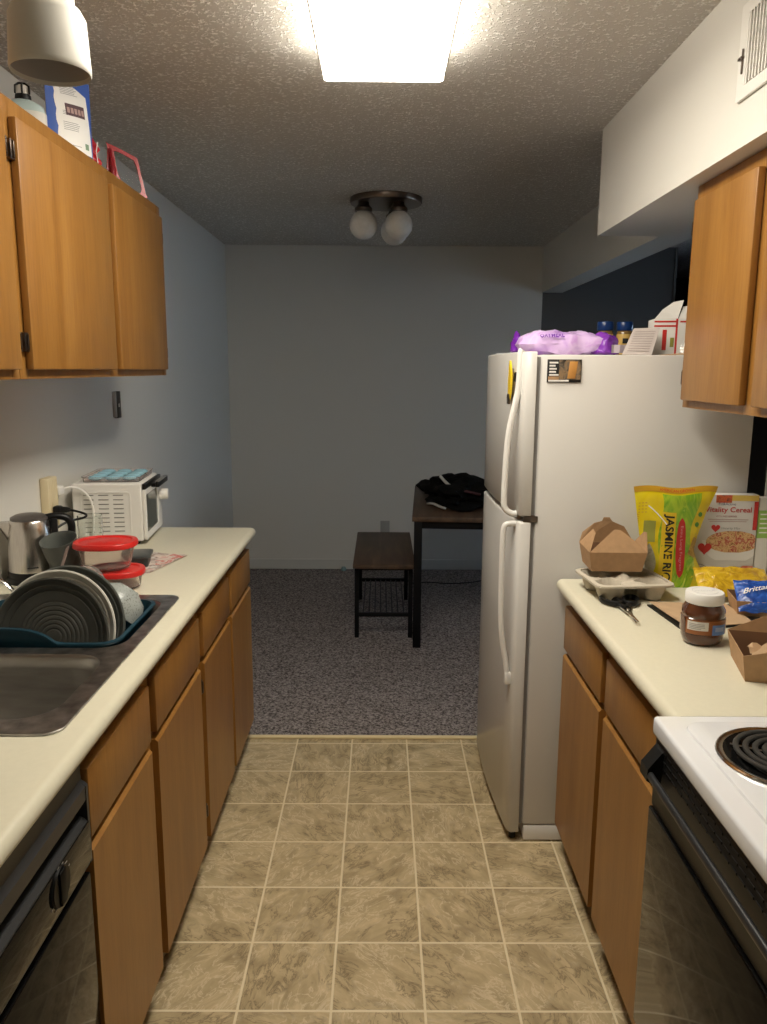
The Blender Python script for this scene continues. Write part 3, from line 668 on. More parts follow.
# wall outlets, cable
def outlet(label, x, y, z, ax, m):
    t = thing('wall_outlet', label, 'outlet', (x, y, z), local=True)
    if ax == 'X': t.rotation_euler = (0, 0, PI/2)
    b = bm_new(); box(b, -.036, .036, -.006, -.0005, -.058, .058, .002); part('cover_plate', b, m, t)
    for dz in (-.025, .025):
        b = bm_new(); box(b, -.017, .017, -.009, -.005, dz-.017, dz+.017, .003); box(b, -.008, -.005, -.010, -.009, dz-.004, dz+.008); box(b, .005, .008, -.010, -.009, dz-.004, dz+.008); part('socket', b, m, t)
    return t
outlet('small pale outlet low on the back wall above the bench', .036, YB, .335, 'Y', mat('outlet_grey', (.36, .35, .33), .5))
b = bm_new(); tube(b, smooth_path([(.24, 5.50, .011), (.35, 5.52, .011), (.50, 5.49, .011), (.66, 5.52, .011), (.8, 5.6, .011)], 8), .004, 6); solo('floor_cable', b, black_plastic, 'thin black cable lying on the carpet under the dining table', 'cable')
b = bm_new(); lathe(b, [(.0, 0), (.02, 0), (.022, .012), (.014, .03), (0, .032)], 16, tr(-.285, 5.87, .006)); solo('bottle_cap', b, mat('pale_teal', (.22, .33, .34), .4), 'small pale teal object on the carpet against the back baseboard', 'cap')
# strip thermometer on left wall
t = thing('wall_thermometer', 'narrow dark strip with silver edge mounted on the left wall', 'thermometer', (XL, 3.38, 1.395))
b = bm_new(); box(b, XL, XL+.014, 3.352, 3.405, 1.338, 1.452, .002); part('body', b, mat('dark_grey_plastic', (.03, .028, .026), .4), t)
b = bm_new(); box(b, XL, XL+.0145, 3.336, 3.352, 1.342, 1.452, .002); part('silver_edge', b, mat('silver_plastic', (.33, .32, .33), .4), t)
b = bm_new(); box(b, XL+.0135, XL+.0155, 3.372, 3.388, 1.385, 1.400, .001); part('slider', b, off_w, t)

# ---------------------------------------------------------------- left counter items
# big beige outlet adapter with plugs
t = thing('outlet_adapter', 'tall beige ribbed outlet adapter on the left wall behind the kettle', 'outlet', (XL, 2.63, 1.0))
b = bm_new(); box(b, XL, XL+.030, 2.575, 2.655, 1.005, 1.185, .006)
for i in range(5): box(b, XL+.029, XL+.0315, 2.585+i*.013, 2.591+i*.013, 1.015, 1.175, .0005)
part('housing', b, beige_pl, t)
t = thing('white_power_cord', 'white plug and cord running from the adapter to the toaster oven', 'cord', (-1.11, 2.66, 1.1))
b = bm_new(); box(b, XL+.006, XL+.034, 2.655, 2.70, 1.115, 1.145, .005); part('plug', b, white_pl, t)
b = bm_new(); tube(b, smooth_path([(-1.12, 2.69, 1.13), (-1.10, 2.72, 1.135), (-1.07, 2.735, 1.125), (-1.04, 2.74, 1.09), (-1.03, 2.74, 1.04), (-1.035, 2.742, .98), (-1.05, 2.745, .92)], 8), .004, 8); part('cable', b, white_pl, t)
t = thing('black_power_cord', 'black plug and looping cord running from the adapter to the kettle', 'cord', (-1.11, 2.63, 1.06))
b = bm_new(); box(b, XL+.032, XL+.058, 2.59, 2.62, 1.06, 1.088, .006); lathe(b, [(.012, 0), (.010, .02), (.006, .03)], 12, tr(XL+.056, 2.605, 1.074) @ rot('Y', 90)); part('plug', b, black_plastic, t)
b = bm_new(); tube(b, smooth_path([(XL+.082, 2.605, 1.074), (-1.04, 2.605, 1.070), (-1.005, 2.60, 1.060), (-1.000, 2.57, 1.054), (-1.03, 2.50, 1.052), (-1.06, 2.46, 1.03), (-1.10, 2.42, .99), (-1.115, 2.39, .94)], 8), .004, 8); part('cable', b, black_plastic, t)
# toaster oven
OV = thing('toaster_oven', 'white toaster oven with slotted side at the far end of the left counter', 'toaster oven', (-.864, 2.770, .914), math.radians(5), local=True)
W_, D_, Ht = .30, .245, .228      # along y, along -x
b = bm_new()
sidep = plate2d([rrect(-D_, 0, .014, Ht, .008)], W_, .006); map_bm(sidep, lambda x, y, z: (x, z+W_/2, y)); join(b, sidep)
part('housing', b, white_pl, OV)
b = bm_new()
pl_ = plate2d([rrect(-D_+.028, -.040, .034, Ht-.030, .016), rrect(-D_+.032, -.044, .038, Ht-.034, .013)[::-1]], .002); map_bm(pl_, lambda x, y, z: (x, z-.001, y)); join(b, pl_)
part('side_emboss', b, white_pl, OV)
b = bm_new()
for c in range(3):
    for r_ in range(9):
        x = -D_+.040+c*.052; z = .052+r_*.0165; box(b, x, x+.036, -.0012, .001, z, z+.0032, .0006)
part('vent_slots', b, mat('slot_shadow_grey', (.20, .19, .175), .6), OV)
b = bm_new()
fr = plate2d([rrect(.004, W_-.004, .018, Ht-.024, .006), rrect(.020, W_-.075, .042, Ht-.045, .006)[::-1]], .012, .002); map_bm(fr, lambda x, y, z: (z+.007, x, y)); join(b, fr)
dr = part('door', b, white_pl, OV)
b = bm_new(); box(b, .003, .009, .018, W_-.073, .040, Ht-.043); part('door_glass', b, oven_glass, dr)
b = bm_new(); box(b, .002, .014, .004, W_-.01, Ht-.024, Ht-.004, .002); part('top_trim', b, black_plastic, OV)
b = bm_new(); box(b, .030, .044, .10, W_-.02, Ht-.030, Ht-.010, .004); box(b, .012, .034, .11, .125, Ht-.030, Ht-.016, .002); box(b, .012, .034, W_-.045, W_-.03, Ht-.030, Ht-.016, .002); part('handle', b, black_plastic, dr)
b = bm_new(); box(b, .028, .045, .10, W_-.02, Ht-.010, Ht-.006, .002); part('handle_cap', b, chrome, dr)
for z in (.148,):
    b = bm_new(); lathe(b, [(.0, 0), (.022, 0), (.021, .030), (.018, .034), (0, .034)], 24, tr(.012, W_-.035, z) @ rot('Y', 90)); part('knob', b, white_pl, OV)
for x in (-D_+.03, -.03):
    for y in (.03, W_-.03):
        b = bm_new(); lathe(b, [(.012, 0), (.014, .015)], 12, tr(x, y, 0)); part('foot', b, black_plastic, OV)
# tray with cups on it
TRY = thing('egg_tray', 'clear plastic tray of pale blue cups on top of the toaster oven', 'tray', (-.864, 2.770, .914+Ht+.0005), math.radians(5), local=True)
b = bm_new(); o_ = rrect(-.215, -.015, .03, .285, .015, 0); loft(b, [o_, [(x*1.0, y, .014) for x, y, z in o_], [((x+.115)*1.05-.115, (y-.157)*1.04+.157, .0185) for x, y, z in o_], [((x+.115)*1.05-.115, (y-.157)*1.04+.157, .0195) for x, y, z in o_], [(x*.985-.001, y, .0155) for x, y, z in o_], [((x+.115)*.97-.115, (y-.157)*.97+.157, .002) for x, y, z in o_]], True, True); part('clear_tray', b, clear_pl, TRY)
for i in range(3):
    for j in range(4):
        b = bm_new(); lathe(b, [(0, .003), (.018, .003), (.026, .008), (.027, .013), (.021, .018), (.012, .020), (0, .0205)], 18, tr(-.175+i*.061, .064+j*.062, 0)); part('cup', b, blue_cup, TRY)

# kettle
KT = thing('electric_kettle', 'brushed steel electric kettle with black handle and base', 'kettle', (-1.055, 2.290, .914), math.radians(22), local=True)
b = bm_new(); lathe(b, [(.0, 0), (.072, 0), (.074, .006), (.073, .016), (.069, .019), (.0695, .036), (0, .036)], 40); part('power_base', b, black_plastic, KT)
b = bm_new(); lathe(b, [(.068, .036), (.0685, .040), (.067, .09), (.062, .14), (.0575, .184), (.054, .189), (.0, .189)], 44)
part('body', b, brushed, KT)
b = bm_new(); lathe(b, [(.0535, .188), (.053, .196), (.040, .203), (.018, .206), (0, .2065)], 40); part('lid', b, mat('grey_lid', (.16, .145, .135), .35, metal=.6), KT)
b = bm_new()
lp = []
for z, xo, wv in ((.115, -.060, .006), (.135, -.068, .014), (.155, -.078, .018), (.172, -.088, .020), (.184, -.094, .018)):
    lp.append([(-.045, -wv, z), (xo+.012, -wv*.8, z), (xo, 0, z+.003), (xo+.012, wv*.8, z), (-.045, wv, z)])
loft(b, lp, True, True, closed=True); part('spout', b, brushed, KT, ang=80)
b = bm_new(); tube(b, smooth_path([(.045, 0, .190), (.075, 0, .194), (.104, 0, .186), (.116, 0, .165), (.114, 0, .130), (.104, 0, .09), (.088, 0, .050), (.066, 0, .036)], 6), .0125, 12, flat=(1.15, .9)); part('handle', b, black_plastic, KT)
b = bm_new(); box(b, .058, .078, -.018, .018, .04, .19, .006); part('handle_spine', b, black_plastic, KT)
b = bm_new(); box(b, -.012, .018, -.0683, -.0675, .052, .0545); part('maker_mark', b, black_p, KT)

# dark cups stacked
for i, (z, lab) in enumerate(((.9142, 'charcoal stoneware cup at the bottom of the stack beside the kettle'), (.960, 'charcoal stoneware cup on top of the stack, mouth tilted forward'))):
    b = bm_new(); r_ = 1 if i else .98
    lathe(b, [(.0, 0), (.034, 0), (.040, .006), (.047*r_, .045), (.0515*r_, .088), (.053*r_, .0905), (.0515*r_, .091), (.048, .084), (.043, .045), (.035, .012), (0, .009)], 36, rot('X', 17 if i else 0) @ rot('Y', -4 if i else 0))
    zm = min(v.co.z for v in b.verts); bmesh.ops.translate(b, verts=b.verts, vec=(-.937, 2.252 - (.006 if i else 0), z-zm))
    solo('stoneware_cup', b, stone_g, lab, 'cup', 'charcoal cups stacked beside the kettle')
# glass jar behind the cord
b = bm_new(); lathe(b, [(0, 0), (.040, 0), (.042, .004), (.042, .13), (.040, .132), (.038, .13), (.038, .008), (0, .007)], 32, tr(-1.015, 2.66, .914)); solo('glass_tumbler', b, mat('green_tinted_glass', (.92, .94, .91), .05, trans=.95, ior=1.12), 'clear glass tumbler behind the kettle handle under the cord', 'glass')

# food containers
def container(label, cx, cy_, z0, hb, rt, rb, rot_=0, tilt=0):
    t = thing('food_container', label, 'container', (cx, cy_, z0), rot_, 'red lidded food containers', local=True)
    def sq(r_, z, e=2.5):
        out = []
        for i in range(40):
            a = 2*PI*i/40; c, s = math.cos(a), math.sin(a); k = (abs(c)**e+abs(s)**e)**(-1/e); out.append((r_*k*c, r_*k*s*.86, z))
        return out
    b = bm_new(); loft(b, [sq(rb-.010, 0), sq(rb, .006), sq(rt-.006, hb-.006), sq(rt, hb-.004), sq(rt, hb), sq(rt-.004, hb), sq(rt-.008, hb-.006), sq(rb-.003, .009), sq(rb-.012, .004)], True, True); part('tub', b, clear_pl, t, 'clear plastic tub')
    b = bm_new(); loft(b, [sq(rt+.002, hb-.004), sq(rt+.004, hb-.002), sq(rt+.004, hb+.008), sq(rt+.001, hb+.012), sq(rt-.010, hb+.012), sq(rt-.014, hb+.0085), sq(rt-.034, hb+.0085), sq(rt-.040, hb+.0105), sq(.005, hb+.0105)], True, True); part('lid', b, red_lid, t, 'red lid')
    return t
container('wide clear container with a red lid, lower of the two', -.776, 2.212, .9142, .046, .078, .068, math.radians(8))
container('clear container with a red lid, upper of the two', -.803, 2.215, .9735, .070, .086, .066, math.radians(4))
# dark tub
t = thing('black_food_tub', 'small black rectangular tub behind the red lidded containers', 'container', (-.795, 2.48, .914), math.radians(10), local=True)
b = bm_new(); loft(b, [rrect(-.034, .034, -.05, .05, .018, 0), rrect(-.040, .040, -.056, .056, .02, .034)]); part('tub', b, mat('dark_grey_tub', (.03, .032, .032), .35), t)
b = bm_new(); loft(b, [rrect(-.044, .044, -.060, .060, .02, .034), rrect(-.044, .044, -.060, .060, .02, .040), rrect(-.036, .036, -.052, .052, .02, .042)]); part('lid', b, mat('charcoal_lid', (.05, .055, .055), .3), t)
# flyer
b = grid_sheet(8, 8, lambda u_, v_: ((-.86*(1-u_)-.736*u_)*(1-v_)+(-.806*(1-u_)-.665*u_)*v_, (2.40*(1-u_)+2.345*u_)*(1-v_)+(2.655*(1-u_)+2.605*u_)*v_, .9155+.003*math.sin(3*u_+2*v_)**2), .0006)
solo('paper_flyer', b, flyer_m, 'printed paper flyer with red pictures lying near the toaster oven', 'flyer')

# ---------------------------------------------------------------- dish rack and dishes
t = thing('dish_rack', 'dark teal plastic dish rack set over the far sink bowl', 'dish rack', (-.83, 1.89, .80))
RX0, RX1, RY0, RY1 = -1.05, -.612, 1.708, 2.060
def rack_loop(ins, z, handle=0):
    lp = rrect(RX0+ins, RX1-ins, RY0+ins, RY1-ins, .05, z, 8); out = []
    # subdivide long runs so the raised grip can bend
    n = len(lp); base_ = rrect(RX0, RX1, RY0, RY1, .05, 0, 8)
    for i in range(n):
        a, c = Vector(lp[i]), Vector(lp[(i+1) % n]); k = max(1, int((Vector(base_[(i+1) % n])-Vector(base_[i])).length/.02))
        for j in range(k):
            p = a.lerp(c, j/k)
            hz = 0
            if handle: hz = .036*max(0, 1-abs((p.x+.90)/.155)**4)**1.0 if abs(p.x+.90) < .155 and p.y < RY0+.06 else 0
            out.append((p.x, p.y, p.z+hz*handle))
    return out
b = bm_new()
L0 = [rack_loop(.030, .744), rack_loop(.020, .775), rack_loop(.006, .900, .6), rack_loop(.001, .919, 1), rack_loop(-.004, .9195, 1), rack_loop(-.004, .924, 1), rack_loop(.004, .925, 1), rack_loop(.009, .900, .6), rack_loop(.024, .777), rack_loop(.034, .748)]
loft(b, L0, True, True); part('basket', b, teal, t, ang=50)
def dish(label, m, cx, cy_, cz, R, lean, turn, depth=.022, name='dinner_plate', rings=False, group='plates standing in the dish rack'):
    pr = [(0, 0), (R*.55, 0), (R*.62, .002), (R*.80, depth*.35), (R*.97, depth*.85), (R, depth), (R, depth+.004), (R*.975, depth+.005), (R*.90, depth*.68+.005), (R*.885, depth*.62+.003), (R*.87, depth*.60+.005), (R*.80, depth*.42+.004), (R*.785, depth*.38+.002), (R*.77, depth*.36+.004), (R*.66, .006)]
    if rings:
        for k in range(7):
            r_ = R*(.60-.075*k); pr += [(r_+.003, .0058), (r_, .0040), (r_-.003, .0058)]
    pr += [(0, .0055)]
    b = bm_new(); lathe(b, pr, 64, tr(cx, cy_, cz) @ rot('Z', turn) @ rot('X', 90-lean) @ rot('Z', 0))
    return solo(name, b, m, label, 'plate', group, ang=30)
# plate axis +z -> -y after rot X 90
dish('charcoal ringed dinner plate standing frontmost in the dish rack', stone_d, -.797, 1.814, .900, .147, 16, -4, rings=True)
dish('white dinner plate standing in the dish rack behind the ringed plate', stone_w, -.799, 1.858, .904, .151, 16, -4)
dish('charcoal dinner plate standing behind the white plate in the rack', stone_g, -.790, 1.902, .904, .151, 16, -4)
b = bm_new(); lathe(b, [(0, 0), (.030, 0), (.033, .004), (.060, .022), (.075, .048), (.080, .072), (.081, .076), (.078, .076), (.072, .050), (.056, .026), (.030, .009), (0, .008)], 48, tr(-.672, 2.003, .973) @ Matrix.Scale(1.0, 4) @ rot('Z', 20) @ rot('Y', 180+38) @ rot('X', 14))
solo('speckled_bowl', b, speck, 'speckled pale grey bowl on its side at the right of the dish rack', 'bowl')
b = bm_new(); lathe(b, [(0, 0), (.028, 0), (.040, .012), (.046, .040), (.047, .066), (.045, .067), (.044, .040), (.038, .015), (0, .005)], 36, tr(-.778, 2.036, 1.004) @ rot('Y', 20) @ rot('X', 120))
solo('small_glass_bowl', b, clear_pl, 'small clear glass bowl tucked in the rack behind the dark plate', 'bowl')
b = bm_new(); tube(b, [(-.895, 2.03, .92), (-.875, 2.04, .985), (-.850, 2.055, 1.068), (-.847, 2.056, 1.074)], [.009, .009, .009, .005], 10, flat=(1, .3)); solo('spatula', b, foot_cloth, 'taupe flat-handled spatula leaning in the back of the dish rack', 'utensil')
for i in range(2):
    b = bm_new(); x = -.862+i*.020
    tube(b, [(x-.02, 2.028, .92), (x-.002, 2.036, .985), (x+.006, 2.040, 1.012), (x+.008, 2.041, 1.017)], [.005, .0055, .0065, .003], 8, flat=(1, .4))
    solo('table_fork', b, chrome, ('left' if i == 0 else 'right')+' one of two steel cutlery handles standing beside the spatula', 'cutlery', 'steel cutlery in the dish rack')
b = bm_new(); tube(b, [(-.93, 1.975, .90), (-.960, 1.975, .965), (-.985, 1.975, .992), (-1.01, 1.975, 1.008)], [.006, .007, .008, .006], 8, flat=(1, .5)); solo('table_knife', b, chrome, 'steel knife handle poking out left of the plates in the rack', 'cutlery')

# ---------------------------------------------------------------- on top of the left wall cabinets
ZT = 2.1465
t = thing('squeeze_bottle', 'pale teal and white plastic bottle with black cap on the wall cabinet', 'bottle', (-.975, 2.275, ZT), math.radians(18), local=True)
b = bm_new()
def ell(rx, ry, z, e=2.6, n=32):
    out = []
    for i in range(n):
        a = 2*PI*i/n; c, s = math.cos(a), math.sin(a); k = (abs(c)**e+abs(s)**e)**(-1/e); out.append((rx*k*c, ry*k*s, z))
    return out
loft(b, [ell(.052, .032, 0), ell(.056, .036, .006), ell(.056, .036, .085), ell(.050, .032, .102), ell(.030, .022, .114), ell(.016, .016, .118)]); part('body', b, mat('pale_teal_plastic', (.45, .56, .56), .3), t)
b = bm_new(); loft(b, [ell(.0565, .0365, .012), ell(.0568, .0368, .013), ell(.0568, .0368, .084), ell(.0565, .0365, .085)], False, False); part('label_wrap', b, off_w, t)
b = bm_new(); lathe(b, [(.020, .117), (.021, .122), (.020, .130)], 20); part('collar', b, black_plastic, t)
b = bm_new(); loft(b, [ell(.019, .015, .129), ell(.018, .014, .150), ell(.012, .009, .156)]); cp_ = part('cap', b, white_pl, t)
b = bm_new(); tube(b, [(-.018, -.014, .130), (-.017, -.013, .150), (-.008, -.010, .157), (.008, -.010, .157), (.017, -.013, .150), (.018, -.014, .130)], .0028, 6); tube(b, [(.0, -.016, .130), (0, -.0155, .156)], .0028, 6); part('cap_ribs', b, black_plastic, cp_)

# pouch
PA, PB = Vector((-.925, 2.30)), Vector((-.848, 2.425))
PW = (PB-PA).length; pd = (PB-PA).normalized(); pn = Vector((pd.y, -pd.x))   # facing the kitchen
def pouch_s(u_, v_, o=0):
    th = .028*math.sin(PI*max(0, min(1, u_)))**.6*(1-v_**1.5)+.001
    p = PA+pd*(u_*PW)+pn*(th+o); return (p.x, p.y, ZT+.195*v_+.012*u_*v_)
def pouch_b(u_, v_):
    th = .028*math.sin(PI*max(0, min(1, u_)))**.6*(1-v_**1.5)+.001
    p = PA+pd*(u_*PW)-pn*th*.8; return (p.x, p.y, ZT+.195*v_+.012*u_*v_)
t = thing('snack_pouch', 'blue and white snack pouch standing on the wall cabinet below the lamp', 'pouch', ((PA.x+PB.x)/2, (PA.y+PB.y)/2, ZT))
b = grid_sheet(12, 14, pouch_s); join(b, grid_sheet(12, 14, pouch_b)); bmesh.ops.remove_doubles(b, verts=b.verts, dist=.0016); part('bag_film', b, blue_p, t)
def decal(x0, x1, y0, y1, f, o, nx=8, ny=8): return grid_sheet(nx, ny, lambda a, c: f(x0+(x1-x0)*a, y0+(y1-y0)*c, o))
b = grid_sheet(10, 12, lambda a, c: pouch_s((.15+.015*math.sin(c*24))*(1-a)+(.90-.03*c)*a, .02+(.93-.15*max(0, a-.45)/.55)*c, .0008)); part('white_panel', b, white_p, t)
b = decal(.34, .78, .50, .66, pouch_s, .0014); k = part('photo_row', b, mat('dark_brown_print', (.09, .05, .06), .4), t)
b = bm_new()
for i in range(5): join(b, decal(.37+i*.082, .43+i*.082, .535, .61, pouch_s, .0019, 2, 2))
part('cookie_pictures', b, mat('pinkish_print', (.42, .28, .26), .5), t)
b = bm_new()
for i in range(9): join(b, decal(.28, .28+random.uniform(.3, .48), .89-i*.022-(.19 if i > 5 else 0)*1.1, .897-i*.022-(.19 if i > 5 else 0)*1.1, pouch_s, .0014, 4, 1))
for i in range(5): join(b, decal(.26, .26+random.uniform(.3, .4), .40-i*.025, .407-i*.025, pouch_s, .0014, 4, 1))
part('small_print', b, grey_p, t)
b = bm_new(); 
for a in (-40, 40): join(b, decal(.56, .70, .955, .975, lambda x, y, o, a=a: pouch_s(.63+(x-.63)*math.cos(math.radians(a))*1.0, .95+(x-.63)*math.sin(math.radians(a))*.5+(y-.965), o), .0014, 3, 1))
part('orange_mark', b, mat('orange_mark', (.55, .25, .08), .4), t)
b = decal(.70, .80, .09, .17, pouch_s, .0014, 2, 2); part('green_stamp', b, mat('grey_green_print', (.2, .3, .2), .5), t)
b = decal(.20, .60, .10, .107, pouch_s, .0014, 4, 1); part('ruled_line', b, grey_p, t)
# red items
b = grid_sheet(8, 8, lambda u_, v_: (-.885+.028*u_+.008*math.sin(v_*7), 2.475+.03*u_, ZT+(.098-.05*u_)*v_+.004), .0012)
t = thing('red_wrapper', 'small crumpled red wrapper beside the blue pouch on the cabinet', 'wrapper', (-.87, 2.49, ZT)); part('film', b, mat('red_film', (.50, .02, .035), .25, bump=.8, bscale=90, bdist=.01), t)
b = bm_new(); tube(b, [(-.855, 2.487, ZT+.01), (-.858, 2.487, ZT+.045), (-.852, 2.487, ZT+.07)], .0028, 6, flat=(1, .4)); part('white_edge', b, white_p, t)
t = thing('red_framed_package', 'red framed package with clear window at the far end of the cabinet', 'package', (-.905, 2.90, ZT), math.radians(0))
F0, F1 = Vector((-.945, 2.86)), Vector((-.846, 2.925)); fd_ = (F1-F0).normalized(); FL = (F1-F0).length; fn_ = Vector((fd_.y, -fd_.x))
def pk(x, y, z): 
    p = F0+fd_*(x*FL)+fn_*z; return (p.x, p.y, ZT+y*(.165-.035*x))
outer = [(-.02, 0), (1.0, 0), (1.03, .12), (.93, .55), (.84, .90), (.74, .97), (.0, 1.0), (-.03, .9)]
inner = [(.42, .22), (.55, .10), (.89, .14), (.84, .55), (.75, .82), (.66, .88), (.20, .91), (.17, .78), (.24, .45)]
outer = [(p.x, p.y) for p in smooth_path([(x, y, 0) for x, y in outer], 3, True)]; inner = [(p.x, p.y) for p in smooth_path([(x, y, 0) for x, y in inner], 4, True)]
b = plate2d([outer, inner[::-1]], .006, .001); map_bm(b, pk); part('frame', b, mat('red_plastic', (.52, .015, .025), .25), t)
b = plate2d([inner], .001); map_bm(b, pk); part('window_film', b, mat('clear_film', (.95, .92, .92), .05, trans=1, ior=1.05), t)
b = bm_new(); tube(b, [pk(.02, .02, .008), pk(.08, .45, .016), pk(.03, .9, .010)], [.007, .010, .004], 8); part('side_gusset', b, mat('dark_red_plastic', (.36, .01, .02), .2), t)

# ---------------------------------------------------------------- right counter items
CT = .9145
# egg / drink carrier tray
t = thing('drink_carrier_tray', 'grey moulded pulp drink carrier under the kraft takeout box', 'tray', (.704, 2.172, CT), math.radians(6), local=True)
b = bm_new(); pr = []
TL = .108; TW = .098
def tray_h(x, y):
    h = .046
    for cx, cy_ in ((-.058, -.052), (.058, -.052), (-.058, .052), (.058, .052)):
        d = math.hypot(x-cx, y-cy_); 
        if d < .044: h = min(h, .002+.044*max(0, (d-.028)/.016)**1.2)
    d = math.hypot(x, y)
    if d < .022: h = max(h, .046+.016*(1-d/.022))
    for cx, cy_ in ((0, -.07), (0, .07)):
        d = math.hypot((x-cx)*.8, (y-cy_))
        if d < .03: h = max(h, .046+.010*(1-d/.03))
    return h
NX, NY = 60, 42
b = grid_sheet(NX, NY, lambda u_, v_: ((u_*2-1)*TL, (v_*2-1)*TW, tray_h((u_*2-1)*TL, (v_*2-1)*TW)), .003)
mz = min(v.co.z for v in b.verts); bmesh.ops.translate(b, verts=b.verts, vec=(0, 0, -mz))
part('cup_wells', b, pulp, t)
b = bm_new(); lp = [rrect(-TL-.006, TL+.006, -TW-.006, TW+.006, .03, .044), rrect(-TL-.006, TL+.006, -TW-.006, TW+.006, .03, .050), rrect(-TL+.006, TL-.006, -TW+.006, TW-.006, .025, .052), rrect(-TL+.006, TL-.006, -TW+.006, TW-.006, .025, .046), rrect(-TL-.006, TL+.006, -TW-.006, TW+.006, .03, .044)]
loft(b, lp, False, False); part('rim', b, pulp, t)
# takeout box shapes
def poly_sheet(pts, th, bm=None):
    bm2 = bmesh.new(); vs_ = [bm2.verts.new(p) for p in pts]; f = bm2.faces.new(vs_); bm2.normal_update()
    n_ = f.normal.copy(); r_ = bmesh.ops.extrude_face_region(bm2, geom=[f]); bmesh.ops.translate(bm2, verts=[g for g in r_['geom'] if isinstance(g, bmesh.types.BMVert)], vec=-n_*th)
    bmesh.ops.recalc_face_normals(bm2, faces=bm2.faces)
    return join(bm, bm2) if bm is not None else bm2
def takeout(t, wx, wy, h, fl, flaps, th=.0012):
    """open folded box: base half sizes wx,wy flared by fl at height h"""
    B0 = [(-wx, -wy, .0015), (wx, -wy, .0015), (wx, wy, .0015), (-wx, wy, .0015)]
    T0 = [(-wx-fl, -wy-fl, h), (wx+fl, -wy-fl, h), (wx+fl, wy+fl, h), (-wx-fl, wy+fl, h)]
    b = bm_new(); poly_sheet(B0, th, b)
    for i in range(4):
        j = (i+1) % 4; poly_sheet([B0[i], B0[j], T0[j], T0[i]], th, b)
    part('carton', b, kraft, t, ang=15)
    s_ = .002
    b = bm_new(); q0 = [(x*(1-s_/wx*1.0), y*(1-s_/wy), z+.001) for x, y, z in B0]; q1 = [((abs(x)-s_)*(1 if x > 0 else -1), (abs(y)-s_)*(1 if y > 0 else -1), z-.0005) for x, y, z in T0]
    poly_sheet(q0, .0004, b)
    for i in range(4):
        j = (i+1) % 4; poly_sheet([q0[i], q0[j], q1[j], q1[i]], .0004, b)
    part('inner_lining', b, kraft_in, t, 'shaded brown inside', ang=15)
    for pts in flaps:
        b = bm_new(); poly_sheet([(x, y, z) for x, y, z in pts], th, b); part('flap', b, kraft, t, ang=15)
    return T0
ZB = CT+.0665
t = thing('kraft_takeout_box', 'brown kraft takeout box with raised flaps standing on the pulp carrier', 'takeout box', (.684, 2.226, ZB), math.radians(-2), local=True)
wx, wy, h, fl = .072, .060, .058, .010
X_, Y_ = wx+fl, wy+fl
takeout(t, wx, wy, h, fl, [
    [(-X_, -Y_, h), (X_, -Y_, h), (X_*.62, -Y_+.012, h+.030), (X_*.12, -Y_+.028, h+.060), (-X_*.10, -Y_+.028, h+.062), (-X_*.2, -Y_+.026, h+.055)],
    [(-X_, Y_, h), (-X_, -Y_, h), (-X_+.020, -Y_+.03, h+.050), (-X_+.024, Y_*.1, h+.054)],
    [(X_, -Y_, h), (X_, Y_, h), (X_+.012, Y_*.2, h+.045), (X_+.010, -Y_*.3, h+.050)],
    [(X_, Y_, h), (-X_, Y_, h), (-X_*.9, Y_+.002, h+.030), (-X_*.5, Y_-.004, h+.060), (-X_*.22, Y_-.004, h+.066), (-.014, Y_-.006, h+.078), (.004, Y_-.006, h+.078), (.012, Y_-.006, h+.066), (X_*.6, Y_-.004, h+.050)]])
# scissors
t = thing('scissors', 'black handled scissors lying at the counter edge before the pulp tray', 'scissors', (.645, 2.06, CT))
def flat_blade(p0, p1, w0, w1, z, th):
    p0, p1 = Vector(p0), Vector(p1); d = (p1-p0).normalized(); n_ = Vector((-d.y, d.x)); b2 = bmesh.new()
    q = [p0+n_*w0, p0-n_*w0, p1-n_*w1, p1+n_*w1]; b2.free()
    b2 = plate2d([[(a.x, a.y) for a in q]], th); bmesh.ops.translate(b2, verts=b2.verts, vec=(0, 0, z)); return b2
b = flat_blade((.668, 2.015), (.650, 1.880), .009, .0012, CT+.006, .002); part('blade', b, chrome, t)
b = flat_blade((.655, 2.015), (.658, 1.883), .008, .0012, CT+.009, .002); part('blade', b, chrome, t)
for cx, cy_, rx, ry, ang_ in ((.640, 2.065, .019, .036, 25), (.695, 2.068, .019, .036, -20)):
    pts = [(cx+rx*math.cos(a)*math.cos(math.radians(ang_))-ry*math.sin(a)*math.sin(math.radians(ang_)), cy_+rx*math.cos(a)*math.sin(math.radians(ang_))+ry*math.sin(a)*math.cos(math.radians(ang_)), CT+.010) for a in [2*PI*i/24 for i in range(24)]]
    b = bm_new(); tube(b, pts, .0062, 8, closed=True, flat=(1, 1.3)); tube(b, [(cx+(.663-cx)*.35, cy_-.025, CT+.009), (.663, 2.00, CT+.009)], [.008, .010], 8, flat=(1, .7)); part('grip', b, black_plastic, t)
b = bm_new(); lathe(b, [(0, 0), (.005, 0), (.004, .003), (0, .003)], 14, tr(.662, 1.985, CT+.010)); part('pivot', b, chrome, t)
